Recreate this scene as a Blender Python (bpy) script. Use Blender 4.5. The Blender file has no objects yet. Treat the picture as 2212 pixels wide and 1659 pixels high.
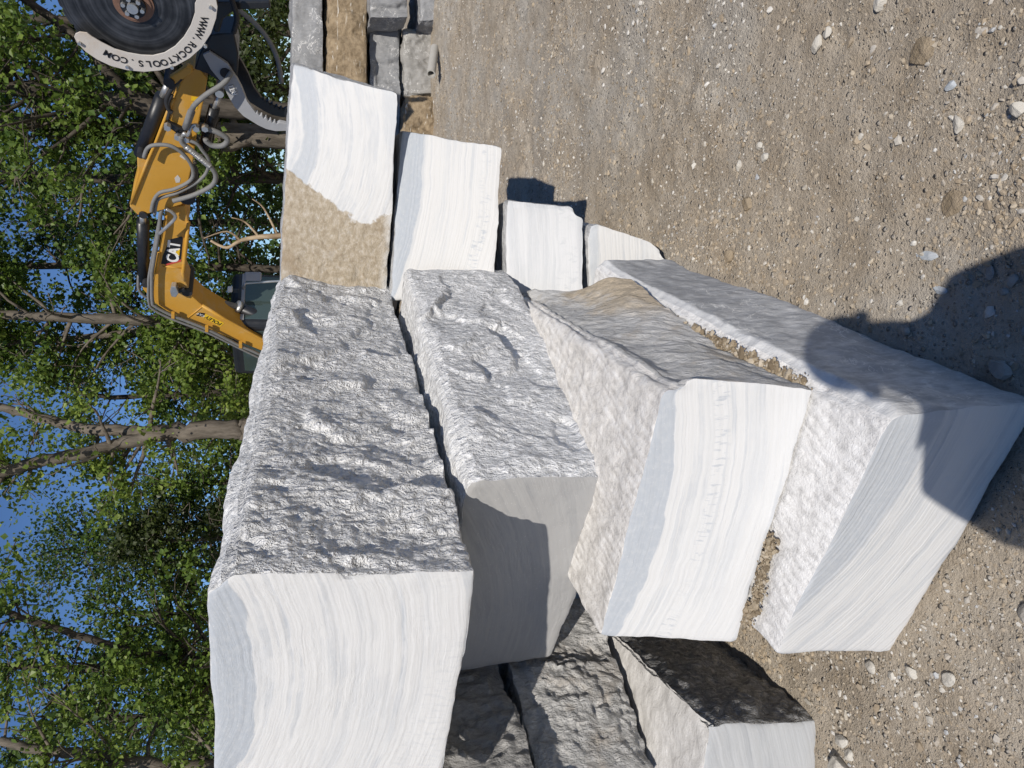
import bpy, bmesh, math, random
import numpy as np
from mathutils import Vector, Matrix

# ---------------------------------------------------------------- camera, sky, sun, exposure
S = bpy.context.scene
COL = S.collection
HC, PITCH, FPX = 1.6, math.radians(16.2), 1600.0      # eye height, tilt below the horizon, focal length in 2212-px units
sp_, cp_ = math.sin(PITCH), math.cos(PITCH)
cam_d = bpy.data.cameras.new('camera')
cam = bpy.data.objects.new('camera', cam_d); COL.objects.link(cam)
cam_d.sensor_fit = 'HORIZONTAL'; cam_d.sensor_width = 36.0; cam_d.lens = 36.0*FPX/2212.0
cam_d.clip_start = 0.02; cam_d.clip_end = 1000
# the phone was turned on its side: picture right = world down, picture up = world right
cam.matrix_world = Matrix(((0, 1, 0, 0), (-sp_, 0, -cp_, 0), (-cp_, 0, sp_, HC), (0, 0, 0, 1)))
S.camera = cam

SUN = Vector((0.05, 0.84, -0.685)).normalized()        # direction the light travels
el = math.asin(-SUN.z); az = math.atan2(-SUN.x, -SUN.y)
w = bpy.data.worlds.new('World'); S.world = w; w.use_nodes = True
nt = w.node_tree; nt.nodes.clear()
sky = nt.nodes.new('ShaderNodeTexSky'); sky.sky_type = 'NISHITA'; sky.sun_disc = False
sky.sun_elevation = el; sky.sun_rotation = az
sky.air_density = 1.0; sky.dust_density = 0.0; sky.ozone_density = 8.0; sky.altitude = 3000
bg = nt.nodes.new('ShaderNodeBackground'); bg.inputs[1].default_value = 0.09
wo = nt.nodes.new('ShaderNodeOutputWorld')
nt.links.new(sky.outputs[0], bg.inputs[0]); nt.links.new(bg.outputs[0], wo.inputs[0])
sl = bpy.data.lights.new('sun', 'SUN'); sl.energy = 4.5; sl.angle = math.radians(0.53); sl.color = (1.0, 0.94, 0.86)
so = bpy.data.objects.new('sun', sl); COL.objects.link(so)
so.rotation_euler = SUN.to_track_quat('-Z', 'Y').to_euler(); so.location = (0, -10, 12)
S.view_settings.view_transform = 'Standard'; S.view_settings.look = 'None'
S.view_settings.gamma = 1.0; S.view_settings.use_curve_mapping = False
S.view_settings.exposure = 0.0
S.cycles.max_bounces = 8; S.cycles.transparent_max_bounces = 8
try:
    S.cycles.use_denoising = True
except Exception: pass

random.seed(7); RNG = np.random.default_rng(11)

# ---------------------------------------------------------------- measuring helpers (photo measurement -> place)
def ray(x, y):
    a = (829.5-y)/FPX; b = (x-1106)/FPX
    return Vector((a, cp_-b*sp_, -sp_-b*cp_))
def at_z(x, y, z):
    r = ray(x, y); t = (z-HC)/r.z
    return Vector((r.x*t, r.y*t, z))
def at_y(x, y, Y):
    r = ray(x, y); t = Y/r.y
    return Vector((r.x*t, Y, HC+r.z*t))

# ---------------------------------------------------------------- noise
def _h(ix, iy, iz, seed):
    n = (ix*374761393 + iy*668265263 + iz*2147483647 + seed*974634541) & 0xFFFFFFFF
    n = ((n ^ (n >> 13))*1274126177) & 0xFFFFFFFF
    n = ((n ^ (n >> 16))*2246822519) & 0xFFFFFFFF
    return ((n ^ (n >> 15)) & 0xFFFFFF)/float(0xFFFFFF)
def vn(p, seed=0):
    p = np.asarray(p, dtype=np.float64)
    i = np.floor(p).astype(np.int64); f = p-i; f = f*f*f*(f*(f*6-15)+10)
    x, y, z = i[:, 0], i[:, 1], i[:, 2]; fx, fy, fz = f[:, 0], f[:, 1], f[:, 2]
    r = 0
    for dx in (0, 1):
        for dy in (0, 1):
            for dz in (0, 1):
                r = r + _h(x+dx, y+dy, z+dz, seed)*(fx if dx else 1-fx)*(fy if dy else 1-fy)*(fz if dz else 1-fz)
    return r*2-1
def fbm(p, seed=0, o=4, g=0.5):
    p = np.asarray(p, dtype=np.float64); a, s, n = 1.0, 0.0, 0.0
    for k in range(o):
        s = s+a*vn(p*(2.03**k)+k*17.3, seed+k*31); n += a; a *= g
    return s/n
def sstep(a, b, x):
    t = np.clip((x-a)/(b-a), 0, 1); return t*t*(3-2*t)

# ---------------------------------------------------------------- object helpers
def link(o, parent=None):
    COL.objects.link(o)
    if parent is not None: o.parent = parent
    return o
def tag(o, label=None, cat=None, group=None, kind=None):
    if label: o['label'] = label
    if cat: o['category'] = cat
    if group: o['group'] = group
    if kind: o['kind'] = kind
    return o
def empty(name, loc=(0, 0, 0)):
    o = bpy.data.objects.new(name, None); o.location = loc; o.empty_display_size = 0.2
    return link(o)
def mesh_np(name, V, Q, mats=(), mi=None, uv=None, smooth=True):
    """V (n,3); Q (m,k) faces, all with k corners"""
    V = np.ascontiguousarray(V, dtype=np.float32); Q = np.ascontiguousarray(Q, dtype=np.int32)
    me = bpy.data.meshes.new(name); k = Q.shape[1]
    me.vertices.add(len(V)); me.vertices.foreach_set('co', V.ravel())
    me.loops.add(Q.size); me.loops.foreach_set('vertex_index', Q.ravel())
    me.polygons.add(len(Q)); me.polygons.foreach_set('loop_start', np.arange(0, Q.size, k, dtype=np.int32))
    for m in mats: me.materials.append(m)
    if mi is not None: me.polygons.foreach_set('material_index', np.ascontiguousarray(mi, dtype=np.int32))
    if uv is not None:
        l = me.uv_layers.new(name='UVMap'); l.data.foreach_set('uv', np.ascontiguousarray(uv, dtype=np.float32).ravel())
    me.polygons.foreach_set('use_smooth', np.full(len(Q), smooth, dtype=bool))
    me.update(calc_edges=True); me.validate()
    return me
def obj_np(name, V, Q, mats=(), mi=None, uv=None, smooth=True, parent=None):
    return link(bpy.data.objects.new(name, mesh_np(name, V, Q, mats, mi, uv, smooth)), parent)
def obj_bm(name, bm, mat, parent=None, smooth=False, bevel=0.0, seg=2):
    if bevel > 0:
        es = [e for e in bm.edges if len(e.link_faces) == 2 and e.calc_face_angle(0) > 0.6]
        bmesh.ops.bevel(bm, geom=es, offset=bevel, segments=seg, profile=0.5, affect='EDGES', clamp_overlap=True)
    bmesh.ops.recalc_face_normals(bm, faces=bm.faces)
    me = bpy.data.meshes.new(name); bm.to_mesh(me); bm.free()
    for m in (mat if isinstance(mat, (list, tuple)) else [mat]): me.materials.append(m)
    if smooth:
        me.polygons.foreach_set('use_smooth', np.full(len(me.polygons), True, dtype=bool))
    o = bpy.data.objects.new(name, me)
    return link(o, parent)
def bm_prism(pts, off):
    """closed outline pts extruded by the vector off"""
    bm = bmesh.new(); a = [bm.verts.new(p) for p in pts]; b = [bm.verts.new(Vector(p)+off) for p in pts]
    n = len(pts); bm.faces.new(a); bm.faces.new(b[::-1])
    for i in range(n): bm.faces.new((a[i], b[i], b[(i+1) % n], a[(i+1) % n]))
    bm.normal_update(); bmesh.ops.triangulate(bm, faces=[f for f in bm.faces if len(f.verts) > 4])
    return bm
def tube_arrays(pts, rad, n=8, caps=True):
    pts = [Vector(p) for p in pts]; m = len(pts)
    rad = list(rad) if hasattr(rad, '__len__') else [rad]*m
    V, Q = [], []; up = None
    for i, p in enumerate(pts):
        d = (pts[min(i+1, m-1)]-pts[max(i-1, 0)]).normalized()
        if up is None:
            up = Vector((0, 0, 1)) if abs(d.z) < .9 else Vector((1, 0, 0))
        x = d.cross(up).normalized(); up = x.cross(d).normalized()
        for k in range(n):
            a = 2*math.pi*k/n; V.append(p+(x*math.cos(a)+up*math.sin(a))*rad[i])
    for i in range(m-1):
        for k in range(n):
            k2 = (k+1) % n; Q.append((i*n+k, i*n+k2, (i+1)*n+k2, (i+1)*n+k))
    if caps:
        V.append(pts[0]); V.append(pts[-1]); c0, c1 = len(V)-2, len(V)-1
        for k in range(n):
            k2 = (k+1) % n; Q.append((c0, k2, k, c0)); Q.append((c1, (m-1)*n+k, (m-1)*n+k2, c1))
    return V, Q
def bm_tube(pts, rad, n=10, caps=True):
    V, Q = tube_arrays(pts, rad, n, caps); bm = bmesh.new(); vs = [bm.verts.new(v) for v in V]
    for q in Q:
        u = list(dict.fromkeys(q))
        try: bm.faces.new([vs[i] for i in u])
        except ValueError: pass
    return bm
def catmull(pts, sub=5):
    P = [Vector(p) for p in pts]; out = []
    for i in range(len(P)-1):
        p0, p1, p2, p3 = P[max(i-1, 0)], P[i], P[i+1], P[min(i+2, len(P)-1)]
        for k in range(sub):
            t = k/sub
            out.append(0.5*((2*p1)+(p2-p0)*t+(2*p0-5*p1+4*p2-p3)*t*t+(3*p1-p0-3*p2+p3)*t**3))
    out.append(P[-1]); return out

# ---------------------------------------------------------------- material helpers
class N:
    """small node-tree writer"""
    def __init__(s, name):
        s.m = bpy.data.materials.new(name); s.m.use_nodes = True; s.t = s.m.node_tree
        s.t.nodes.clear(); s.out = s.t.nodes.new('ShaderNodeOutputMaterial')
    def n(s, typ, ins=None, **kw):
        nd = s.t.nodes.new('ShaderNode'+typ)
        for k, v in kw.items(): setattr(nd, k, v)
        for k, v in (ins or {}).items(): s.set(nd.inputs[k], v)
        return nd
    def set(s, sock, v):
        if isinstance(v, bpy.types.NodeSocket): s.t.links.new(v, sock)
        elif isinstance(v, bpy.types.Node): s.t.links.new(v.outputs[0], sock)
        else:
            if isinstance(v, (tuple, list)) and len(v) == 3 and sock.type == 'RGBA': v = (*v, 1)
            sock.default_value = v
    def coord(s, which='Object'):
        return s.n('TexCoord').outputs[which]
    def mapping(s, v, scale=(1, 1, 1), rot=(0, 0, 0), loc=(0, 0, 0)):
        return s.n('Mapping', {'Vector': v, 'Scale': scale, 'Rotation': rot, 'Location': loc}).outputs[0]
    def noise(s, v, scale, detail=4, rough=.55, dist=0.0):
        return s.n('TexNoise', {'Vector': v, 'Scale': scale, 'Detail': detail, 'Roughness': rough, 'Distortion': dist}).outputs[0]
    def vor(s, v, scale, feature='F1', out='Distance'):
        return s.n('TexVoronoi', {'Vector': v, 'Scale': scale}, feature=feature).outputs[out]
    def ramp(s, f, stops):
        r = s.n('ValToRGB', {'Fac': f}); e = r.color_ramp.elements
        while len(e) < len(stops): e.new(.5)
        for k, (p, c) in enumerate(stops):
            e[k].position = p; e[k].color = (c, c, c, 1) if not isinstance(c, (tuple, list)) else (*c, 1)
        return r.outputs[0]
    def math(s, op, a, b=0.0, c=0.0, clamp=False):
        nd = s.n('Math', operation=op, use_clamp=clamp)
        for i, v in enumerate((a, b, c)): s.set(nd.inputs[i], v)
        return nd.outputs[0]
    def mix(s, f, a, b, typ='MIX'):
        nd = s.n('Mix', data_type='RGBA', blend_type=typ, clamp_factor=True)
        s.set(nd.inputs[0], f); s.set(nd.inputs[6], a); s.set(nd.inputs[7], b)
        return nd.outputs[2]
    def rng(s, v, a, b, c=0.0, d=1.0, smooth=True):
        return s.n('MapRange', {0: v, 1: a, 2: b, 3: c, 4: d}, interpolation_type='SMOOTHSTEP' if smooth else 'LINEAR').outputs[0]
    def bump(s, h, strength=.5, dist=.01, nrm=None):
        ins = {'Height': h, 'Strength': strength, 'Distance': dist}
        if nrm is not None: ins['Normal'] = nrm
        return s.n('Bump', ins).outputs[0]
    def done(s, col, rough=.8, nrm=None, metal=0.0, spec=.3, extra=None):
        ins = {'Base Color': col, 'Roughness': rough, 'Metallic': metal, 'Specular IOR Level': spec}
        if nrm is not None: ins['Normal'] = nrm
        ins.update(extra or {})
        b = s.n('BsdfPrincipled', ins); s.t.links.new(b.outputs[0], s.out.inputs[0]); return s.m

def m_plain(name, col, rough=.5, metal=0.0, var=.12, scale=9.0, dirt=None, dirt_amt=.5, spec=.4):
    k = N(name); c = k.coord(); n1 = k.noise(c, scale, 6, .65)
    dk = tuple(q*(1-var*2) for q in col); lt = tuple(min(1, q*(1+var)) for q in col)
    cc = k.mix(n1, dk, lt)
    if dirt:
        n2 = k.noise(c, scale*.45, 8, .7); cc = k.mix(k.rng(n2, .52, .75, 0, dirt_amt), cc, dirt)
    nb = k.noise(c, scale*14, 3)
    return k.done(cc, k.rng(n1, .3, .7, rough-.08, rough+.1), k.bump(nb, .08, .004), metal, spec)

WHITE = (.625, .623, .613); BLUEGREY = (.40, .43, .465)
def m_cut(name, cx, cy, band=None, streak=.5, white=WHITE, grey=BLUEGREY, freq=26.0, dash=None, brown=None, fine=0.5, seed=0.0, second=None):
    """saw-cut face: rock flour smeared in arcs about the blade's centre (cx, cy) in metres on the face"""
    k = N(name); uv = k.coord('UV'); x = k.n('SeparateXYZ', {0: uv})
    dx = k.math('SUBTRACT', x.outputs[0], cx); dy = k.math('SUBTRACT', x.outputs[1], cy)
    wob = k.noise(uv, 3.0, 3)
    r = k.math('SQRT', k.math('ADD', k.math('MULTIPLY', dx, dx), k.math('MULTIPLY', dy, dy)))
    r = k.math('ADD', r, k.math('MULTIPLY', k.math('SUBTRACT', wob, .5), .006))
    th = k.math('ARCTAN2', dy, dx)
    def arc(fr, ft, detail=5, rough=.6, sd=0.0):
        v = k.n('CombineXYZ', {0: k.math('MULTIPLY', r, fr), 1: k.math('MULTIPLY', th, ft), 2: seed+sd})
        return k.noise(v, 1.0, detail, rough)
    s1 = arc(freq, 2.2, 6, .62); s2 = arc(freq*3.2, 5.0, 4, .6, 3.1); s3 = arc(freq*.35, 1.1, 3, .5, 7.7)
    st = k.math('ADD', k.math('MULTIPLY', s1, .55), k.math('ADD', k.math('MULTIPLY', s2, .25), k.math('MULTIPLY', s3, .35)))
    g = k.rng(st, .62-.1*streak, .72-.1*streak, 0, .16+streak*.42)
    a1 = arc(freq*2.1, .9, 2, .4, 13.3); a2 = arc(freq*4.6, 1.6, 2, .4, 17.9); brk = arc(freq*.8, 7.0, 4, .6, 21.0)
    lines = k.math('ADD', k.math('MULTIPLY', k.rng(a1, .60, .645), .42), k.math('MULTIPLY', k.rng(a2, .61, .66), .34))
    g = k.math('MAXIMUM', g, k.math('MULTIPLY', lines, k.rng(brk, .38, .58, .25, 1.0)))
    n0 = k.noise(uv, 9.0, 5)
    for bd in ([band] if band else [])+([second] if second else []):
        r0, r1, soft, amt = bd
        rr = k.math('ADD', r, k.math('MULTIPLY', k.math('SUBTRACT', st, .57), .10))
        rr = k.math('ADD', rr, k.math('MULTIPLY', k.math('SUBTRACT', n0, .5), .03))
        inb = k.math('MULTIPLY', k.rng(rr, r0-soft, r0+soft), k.rng(rr, r1-soft, r1+soft, 1, 0))
        g = k.math('MAXIMUM', g, k.math('MULTIPLY', inb, amt))
    if dash:
        r0, r1, ft, amt = dash
        v = k.n('CombineXYZ', {0: k.math('MULTIPLY', r, 24.0), 1: k.math('MULTIPLY', th, ft*1.7), 2: seed+5.0})
        dn = k.noise(v, 1.0, 3, .6); amt = k.math('MULTIPLY', k.rng(k.noise(uv, 3.5, 3), .36, .50), amt*.85)
        inb = k.math('MULTIPLY', k.rng(r, r0-.01, r0+.01), k.rng(r, r1-.01, r1+.01, 1, 0))
        g = k.math('MAXIMUM', g, k.math('MULTIPLY', k.math('MULTIPLY', inb, k.rng(dn, .50, .62)), amt))
    mott = k.noise(uv, 55.0, 4, .7)
    sl_ = k.noise(k.n('CombineXYZ', {0: k.math('MULTIPLY', r, 150.0), 1: k.math('MULTIPLY', th, 6.0), 2: seed+9.0}), 1.0, 3, .6)
    g = k.math('ADD', g, k.math('MULTIPLY', k.rng(sl_, .54, .74), .10))
    g = k.math('MULTIPLY', g, k.rng(mott, .25, .6, .72, 1.0))
    col = k.mix(g, white, grey)
    col = k.mix(k.rng(k.vor(k.mapping(uv, (1, 1, 1)), 70.0), .05, .14, .35, 0), col, (.7, .7, .69))
    pit = k.rng(k.noise(uv, 30, 6, .75), .71, .76)
    col = k.mix(k.math('MULTIPLY', pit, .5), col, (.33, .33, .33))
    fl = k.noise(k.n('CombineXYZ', {0: k.math('MULTIPLY', r, 85.0), 1: k.math('MULTIPLY', th, 16.0), 2: seed}), 1.0, 6, .62)
    fl = k.math('MULTIPLY', fl, k.rng(k.noise(uv, 6.0, 3), .42, .66, .05, 1.0))
    hgt = k.math('ADD', k.math('MULTIPLY', k.math('ADD', st, k.math('MULTIPLY', a2, .5)), .8), k.math('ADD', k.math('MULTIPLY', fl, .5*fine), k.math('MULTIPLY', mott, .10)))
    nrm = k.bump(hgt, .42, .012)
    if brown:
        # natural skin left where the saw did not reach: (u edge, tilt, v mid, strength of wobble)
        bu, bv, r0 = brown
        ex = k.math('SUBTRACT', x.outputs[0], bu); ey = k.math('MULTIPLY', k.math('SUBTRACT', x.outputs[1], bv), 1.0)
        lob = k.noise(uv, 7.0, 5, .6)
        q = k.math('ADD', ex, k.math('MULTIPLY', k.math('SUBTRACT', lob, .5), .16))
        q = k.math('SUBTRACT', q, k.math('MULTIPLY', k.math('ABSOLUTE', ey), -r0))
        fb = k.rng(q, -.006, .006)
        bn = k.noise(uv, 38, 8, .72); bl = k.noise(uv, 6, 5, .6)
        bc = k.ramp(bn, [(.28, (.24, .19, .13)), (.5, (.40, .34, .255)), (.72, (.57, .52, .45))])
        bc = k.mix(k.rng(bl, .55, .75, 0, .7), bc, (.55, .535, .50)); bl2 = k.noise(uv, 3.1, 6, .7); bc = k.mix(k.rng(bl2, .50, .66, 0, .55), bc, (.29, .22, .145))
        ed_ = k.math('MULTIPLY', k.rng(x.outputs[1], .05, .0), k.rng(lob, .4, .55)); bc = k.mix(ed_, bc, (.62, .60, .56))
        col = k.mix(fb, col, bc)
        hb = k.math('ADD', k.math('MULTIPLY', hgt, k.math('SUBTRACT', 1.0, fb)), k.math('ADD', k.math('MULTIPLY', k.math('MULTIPLY', bn, fb), 2.2), k.math('MULTIPLY', fb, -.6)))
        nrm = k.bump(hb, .5, .014)
    return k.done(col, .85, nrm, spec=.15)

def m_split(name, dark=(.20, .205, .215), mid=(.40, .405, .41), light=(.66, .66, .655), rot=0.0, stain=None, stain_amt=.6, bs=.7, veins=0.0, warm=None, scale=1.0, chips=0.0, aniso=(40, 22), patch=None, rim=None):
    """broken rock face with a wrinkled grain"""
    k = N(name); uv = k.coord('UV'); ob = k.coord()
    g = k.mapping(uv, (aniso[0]*scale, aniso[1]*scale, 1), (0, 0, rot)); wr = k.noise(g, 1.0, 6, .68, .35)
    g2 = k.mapping(uv, (120*scale, 50*scale, 1), (0, 0, rot)); w2 = k.noise(g2, 1.0, 4, .65, .4)
    big = k.noise(ob, 3.2, 5, .6)
    f = k.math('ADD', k.math('MULTIPLY', wr, .5), k.math('ADD', k.math('MULTIPLY', w2, .28), k.math('MULTIPLY', big, .30)))
    col = k.ramp(f, [(.36, dark), (.52, mid), (.70, light)])
    if veins:
        vv = k.noise(k.mapping(uv, (6, 9, 1), (0, 0, .5)), 1.0, 5, .55, 1.4)
        vm = k.rng(k.math('ABSOLUTE', k.math('SUBTRACT', vv, .52)), .0, .018, 1, 0)
        vm = k.math('MULTIPLY', vm, k.rng(k.noise(ob, 5.0, 3), .45, .62))
        col = k.mix(k.math('MULTIPLY', vm, veins), col, (.74, .73, .70))
    if stain:
        sn = k.noise(ob, 4.5, 7, .65); col = k.mix(k.rng(sn, .52, .70, 0, stain_amt), col, stain)
    if rim:  # pale upper edge: bruised rock, with its sunlit strip put into the colour
        xr = k.n('SeparateXYZ', {0: uv}); rn = k.noise(uv, 14, 5, .65)
        rf = k.rng(k.math('ADD', xr.outputs[1], k.math('MULTIPLY', k.math('SUBTRACT', rn, .5), .09)), rim[0]-.02, rim[0]+.015)
        col = k.mix(k.math('MULTIPLY', rf, .85), col, k.mix(rn, (.56, .56, .555), (.84, .84, .83)))
    if patch:
        pu, pv, pc = patch; xs = k.n('SeparateXYZ', {0: uv}); pn = k.noise(uv, 7, 7, .7)
        pf = k.math('MULTIPLY', k.rng(k.math('ADD', xs.outputs[0], k.math('MULTIPLY', pn, .5)), pu+.1, pu+.4), k.rng(k.math('ADD', xs.outputs[1], k.math('MULTIPLY', k.math('SUBTRACT', pn, .5), .45)), pv-.06, pv+.06, 1, 0))
        pcn = k.noise(uv, 45, 6, .7); col = k.mix(k.math('MULTIPLY', pf, .9), col, k.mix(k.rng(pcn, .3, .7), tuple(q*.72 for q in pc), tuple(q*1.2 for q in pc)))
    if warm: col = k.mix(.5, col, warm, 'MULTIPLY')
    h = k.math('ADD', k.math('MULTIPLY', wr, 1.0), k.math('ADD', k.math('MULTIPLY', w2, .45), k.math('MULTIPLY', k.noise(ob, 140, 3), .2)))
    if chips:
        wp = k.n('VectorMath', {0: k.mapping(uv, (1, .62, 1), (0, 0, rot)), 1: k.n('VectorMath', {0: k.n('TexNoise', {'Vector': uv, 'Scale': 22.0, 'Detail': 4.0}).outputs['Color'], 1: (.03, .03, 0)}, operation='MULTIPLY').outputs[0]}, operation='ADD').outputs[0]
        c1 = k.noise(wp, 46.0, 4, .64); c2 = k.vor(wp, 120.0)
        col = k.mix(k.rng(c1, .50, .64, 0, .85), col, tuple(min(.92, q*1.12) for q in light)); col = k.mix(k.rng(c1, .44, .32, 0, .6), col, tuple(q*.7 for q in dark))
        h = k.math('ADD', h, k.math('MULTIPLY', k.math('ADD', k.math('MULTIPLY', c1, 3.6), k.math('MULTIPLY', c2, .35)), chips))
    return k.done(col, .78, k.bump(h, bs, .022), spec=.35)

def m_ridge(name, warm=(.58, .555, .515), white=(.74, .735, .72), freq=36.0, rot=0.0):
    """drilled / picked top face: close parallel ridges"""
    k = N(name); uv = k.coord('UV'); n = k.noise(uv, 26, 5, .7); nb = k.noise(uv, 5, 4)
    x = k.n('SeparateXYZ', {0: k.mapping(uv, (1, 1, 1), (0, 0, rot))})
    nw = k.noise(uv, 9, 4, .6)
    ph = k.math('ADD', k.math('MULTIPLY', x.outputs[1], freq*2*math.pi), k.math('ADD', k.math('MULTIPLY', k.math('SUBTRACT', n, .5), 5.0), k.math('MULTIPLY', k.math('SUBTRACT', nw, .5), 9.0)))
    s = k.math('ADD', k.math('MULTIPLY', k.math('SINE', ph), .5), .5)
    s = k.math('MULTIPLY', s, k.rng(nb, .36, .60, .10, .85))
    f = k.math('ADD', k.math('MULTIPLY', s, .17), k.math('MULTIPLY', n, .98))
    col = k.ramp(f, [(.3, tuple(q*.66 for q in warm)), (.52, warm), (.72, white)])
    h = k.math('ADD', k.math('MULTIPLY', s, .28), k.math('ADD', n, k.math('MULTIPLY', k.noise(uv, 90, 4, .7), .8)))
    return k.done(col, .85, k.bump(h, .6, .012), spec=.2)

def m_brown(name, a=(.23, .165, .095), b=(.42, .32, .20), c=(.66, .62, .55), marks=.8, bs=.6):
    """weathered brown skin with pale scrape marks"""
    k = N(name); uv = k.coord('UV'); ob = k.coord()
    n = k.noise(uv, 22, 7, .68); big = k.noise(uv, 3.5, 5)
    col = k.mix(k.rng(k.math('ADD', k.math('MULTIPLY', n, .6), k.math('MULTIPLY', big, .5)), .38, .68), a, b)
    sc = k.noise(k.mapping(uv, (4.5, 26, 1), (0, 0, 1.35)), 1.0, 5, .6, 1.0)
    col = k.mix(k.math('MULTIPLY', k.rng(sc, .60, .68), marks), col, c)
    h = k.math('ADD', n, k.math('MULTIPLY', k.noise(uv, 90, 4, .7), .5))
    return k.done(col, .88, k.bump(h, bs, .014), spec=.2)

# ---------------------------------------------------------------- stone blocks
FACES = {'near': 0, 'far': 1, 'right': 2, 'left': 3, 'top': 4, 'bottom': 5}
def block(name, label, NR, NL, FR, mats, disp=None, n=(60, 30, 24), rnd=.012, seed=1, FL=None, group=None, chip=1.0, rnd_edge=None, bev=None, fade=.08):
    """NR/NL/FR/FL: (bottom, top) corners at the near-right, near-left, far-right, far-left of the block.
    mats: face name -> material; disp: face name -> function(U, V, P) giving metres outward."""
    if FL is None: FL = tuple(NL[k]+(FR[k]-NR[k]) for k in (0, 1))
    C = np.array([[[FRc for FRc in NR], [c for c in NL]], [[c for c in FR], [c for c in FL]]], dtype=float)  # [i][j][k]
    o = C.reshape(-1, 3).mean(0); ob = o.copy(); ob[2] = C[..., 2].min()
    C = C-ob
    nx, ny, nz = n
    I, J, K = np.meshgrid(np.arange(nx+1), np.arange(ny+1), np.arange(nz+1), indexing='ij')
    on = (I == 0) | (I == nx) | (J == 0) | (J == ny) | (K == 0) | (K == nz)
    idx = -np.ones(I.shape, dtype=np.int64); idx[on] = np.arange(on.sum())
    i, j, k = I[on]/nx, J[on]/ny, K[on]/nz
    P = 0
    for a in (0, 1):
        for b in (0, 1):
            for c in (0, 1):
                P = P+C[a, b, c][None]*((i if a else 1-i)*(j if b else 1-j)*(k if c else 1-k))[:, None]
    L = np.linalg.norm(C[1, 0, 0]-C[0, 0, 0]); W = np.linalg.norm(C[0, 1, 0]-C[0, 0, 0]); H = np.linalg.norm(C[0, 0, 1]-C[0, 0, 0])
    def fn(a, b, c, d): # quad normal, outward
        m = np.cross(c-a, d-b); m /= np.linalg.norm(m)
        return m if np.dot(m, (a+b+c+d)/4-C.reshape(-1, 3).mean(0)) > 0 else -m
    nr = {'near': fn(C[0, 0, 0], C[0, 1, 0], C[0, 1, 1], C[0, 0, 1]), 'far': fn(C[1, 0, 0], C[1, 1, 0], C[1, 1, 1], C[1, 0, 1]),
          'right': fn(C[0, 0, 0], C[1, 0, 0], C[1, 0, 1], C[0, 0, 1]), 'left': fn(C[0, 1, 0], C[1, 1, 0], C[1, 1, 1], C[0, 1, 1]),
          'top': fn(C[0, 0, 1], C[1, 0, 1], C[1, 1, 1], C[0, 1, 1]), 'bottom': fn(C[0, 0, 0], C[1, 0, 0], C[1, 1, 0], C[0, 1, 0])}
    sel = {'near': i == 0, 'far': i == 1, 'right': j == 0, 'left': j == 1, 'top': k == 1, 'bottom': k == 0}
    UVc = {'near': (j*W, k*H, W, H), 'far': (j*W, k*H, W, H), 'right': (i*L, k*H, L, H), 'left': (i*L, k*H, L, H), 'top': (i*L, j*W, L, W), 'bottom': (i*L, j*W, L, W)}
    names = {'near': ('right', 'left', 'bottom', 'top'), 'far': ('right', 'left', 'bottom', 'top'), 'right': ('near', 'far', 'bottom', 'top'), 'left': ('near', 'far', 'bottom', 'top'), 'top': ('near', 'far', 'right', 'left'), 'bottom': ('near', 'far', 'right', 'left')}
    D = np.zeros_like(P); disp = disp or {}; rnd_edge = rnd_edge or {}
    def gd(f, U, V, p):
        fnn = disp.get(f, disp.get('*'))
        if not fnn: return 0.0*U
        LU, LV = UVc[f][2:]; e = np.minimum(np.minimum(U, LU-U), LV-V if f in ('right', 'left', 'near', 'far') else np.minimum(V, LV-V))
        return fnn(U, V, p+seed*3.7)*(.22+.78*sstep(0, fade, e))
    def bevel(f, U, V, p):
        LU, LV = UVc[f][2:]; ed = [U, LU-U, V, LV-V]; d = 0.0*U
        for q in range(4):
            key = frozenset((f, names[f][q]))
            if bev and key in bev:
                along = U if q > 1 else V
                w_ = bev[key]*(.8+.6*fbm(np.stack([along*3.2, 0*along, 0*along+seed], 1), seed+21, 3)+.07*fbm(np.stack([along*31, 0*along, 0*along+seed], 1), seed+23, 2))
                d = d-.5*np.clip(w_-ed[q], 0, None)
        return d
    for f in FACES:
        m = sel[f]; U, V, LU, LV = UVc[f]; U, V = U[m], V[m]; p = P[m]
        d = gd(f, U, V, p)+bevel(f, U, V, p); ed = [U, LU-U, V, LV-V]; Dm = np.zeros_like(p)
        for q in range(4):
            g = names[f][q]; r = rnd_edge.get(frozenset((f, g)), rnd)
            nz_ = .55+.45*fbm(p*14.0+seed, seed+5, 3)+chip*np.clip(fbm(p*5.0-seed, seed+9, 3)-.25, 0, 1)*2.2
            d = d-(0.0 if bev and frozenset((f, g)) in bev else r*.62)*np.exp(-(ed[q]/r)**1.5)*nz_
            # ease the neighbour face's relief into this one, so the arris does not fold
            near_ = (ed[q] < .06) & (ed[q] > 1e-9)
            if near_.any():
                Ug, Vg = UVc[g][0][m][near_], UVc[g][1][m][near_]
                Dm[near_] += ((gd(g, Ug, Vg, p[near_])+bevel(g, Ug, Vg, p[near_]))*(1-sstep(0, .06, ed[q][near_])))[:, None]*nr[g][None]
        D[m] += d[:, None]*nr[f][None]+Dm/np.maximum(1, sum(s_[m].astype(int) for s_ in sel.values()))[:, None]
    wob = np.stack([fbm(P*4.5+seed+11*q, seed+40+q, 3)*.009+fbm(P*21+seed+5*q, seed+50+q, 3)*.0042 for q in range(3)], 1)   # no arris is dead straight
    for f in ('near',):
        m = sel[f]; wob[m] -= (wob[m]@nr[f])[:, None]*nr[f][None]*.9      # sawn ends stay flat
    P = P+D+wob
    Qs, mi, uvs, mlist = [], [], [], []
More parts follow.
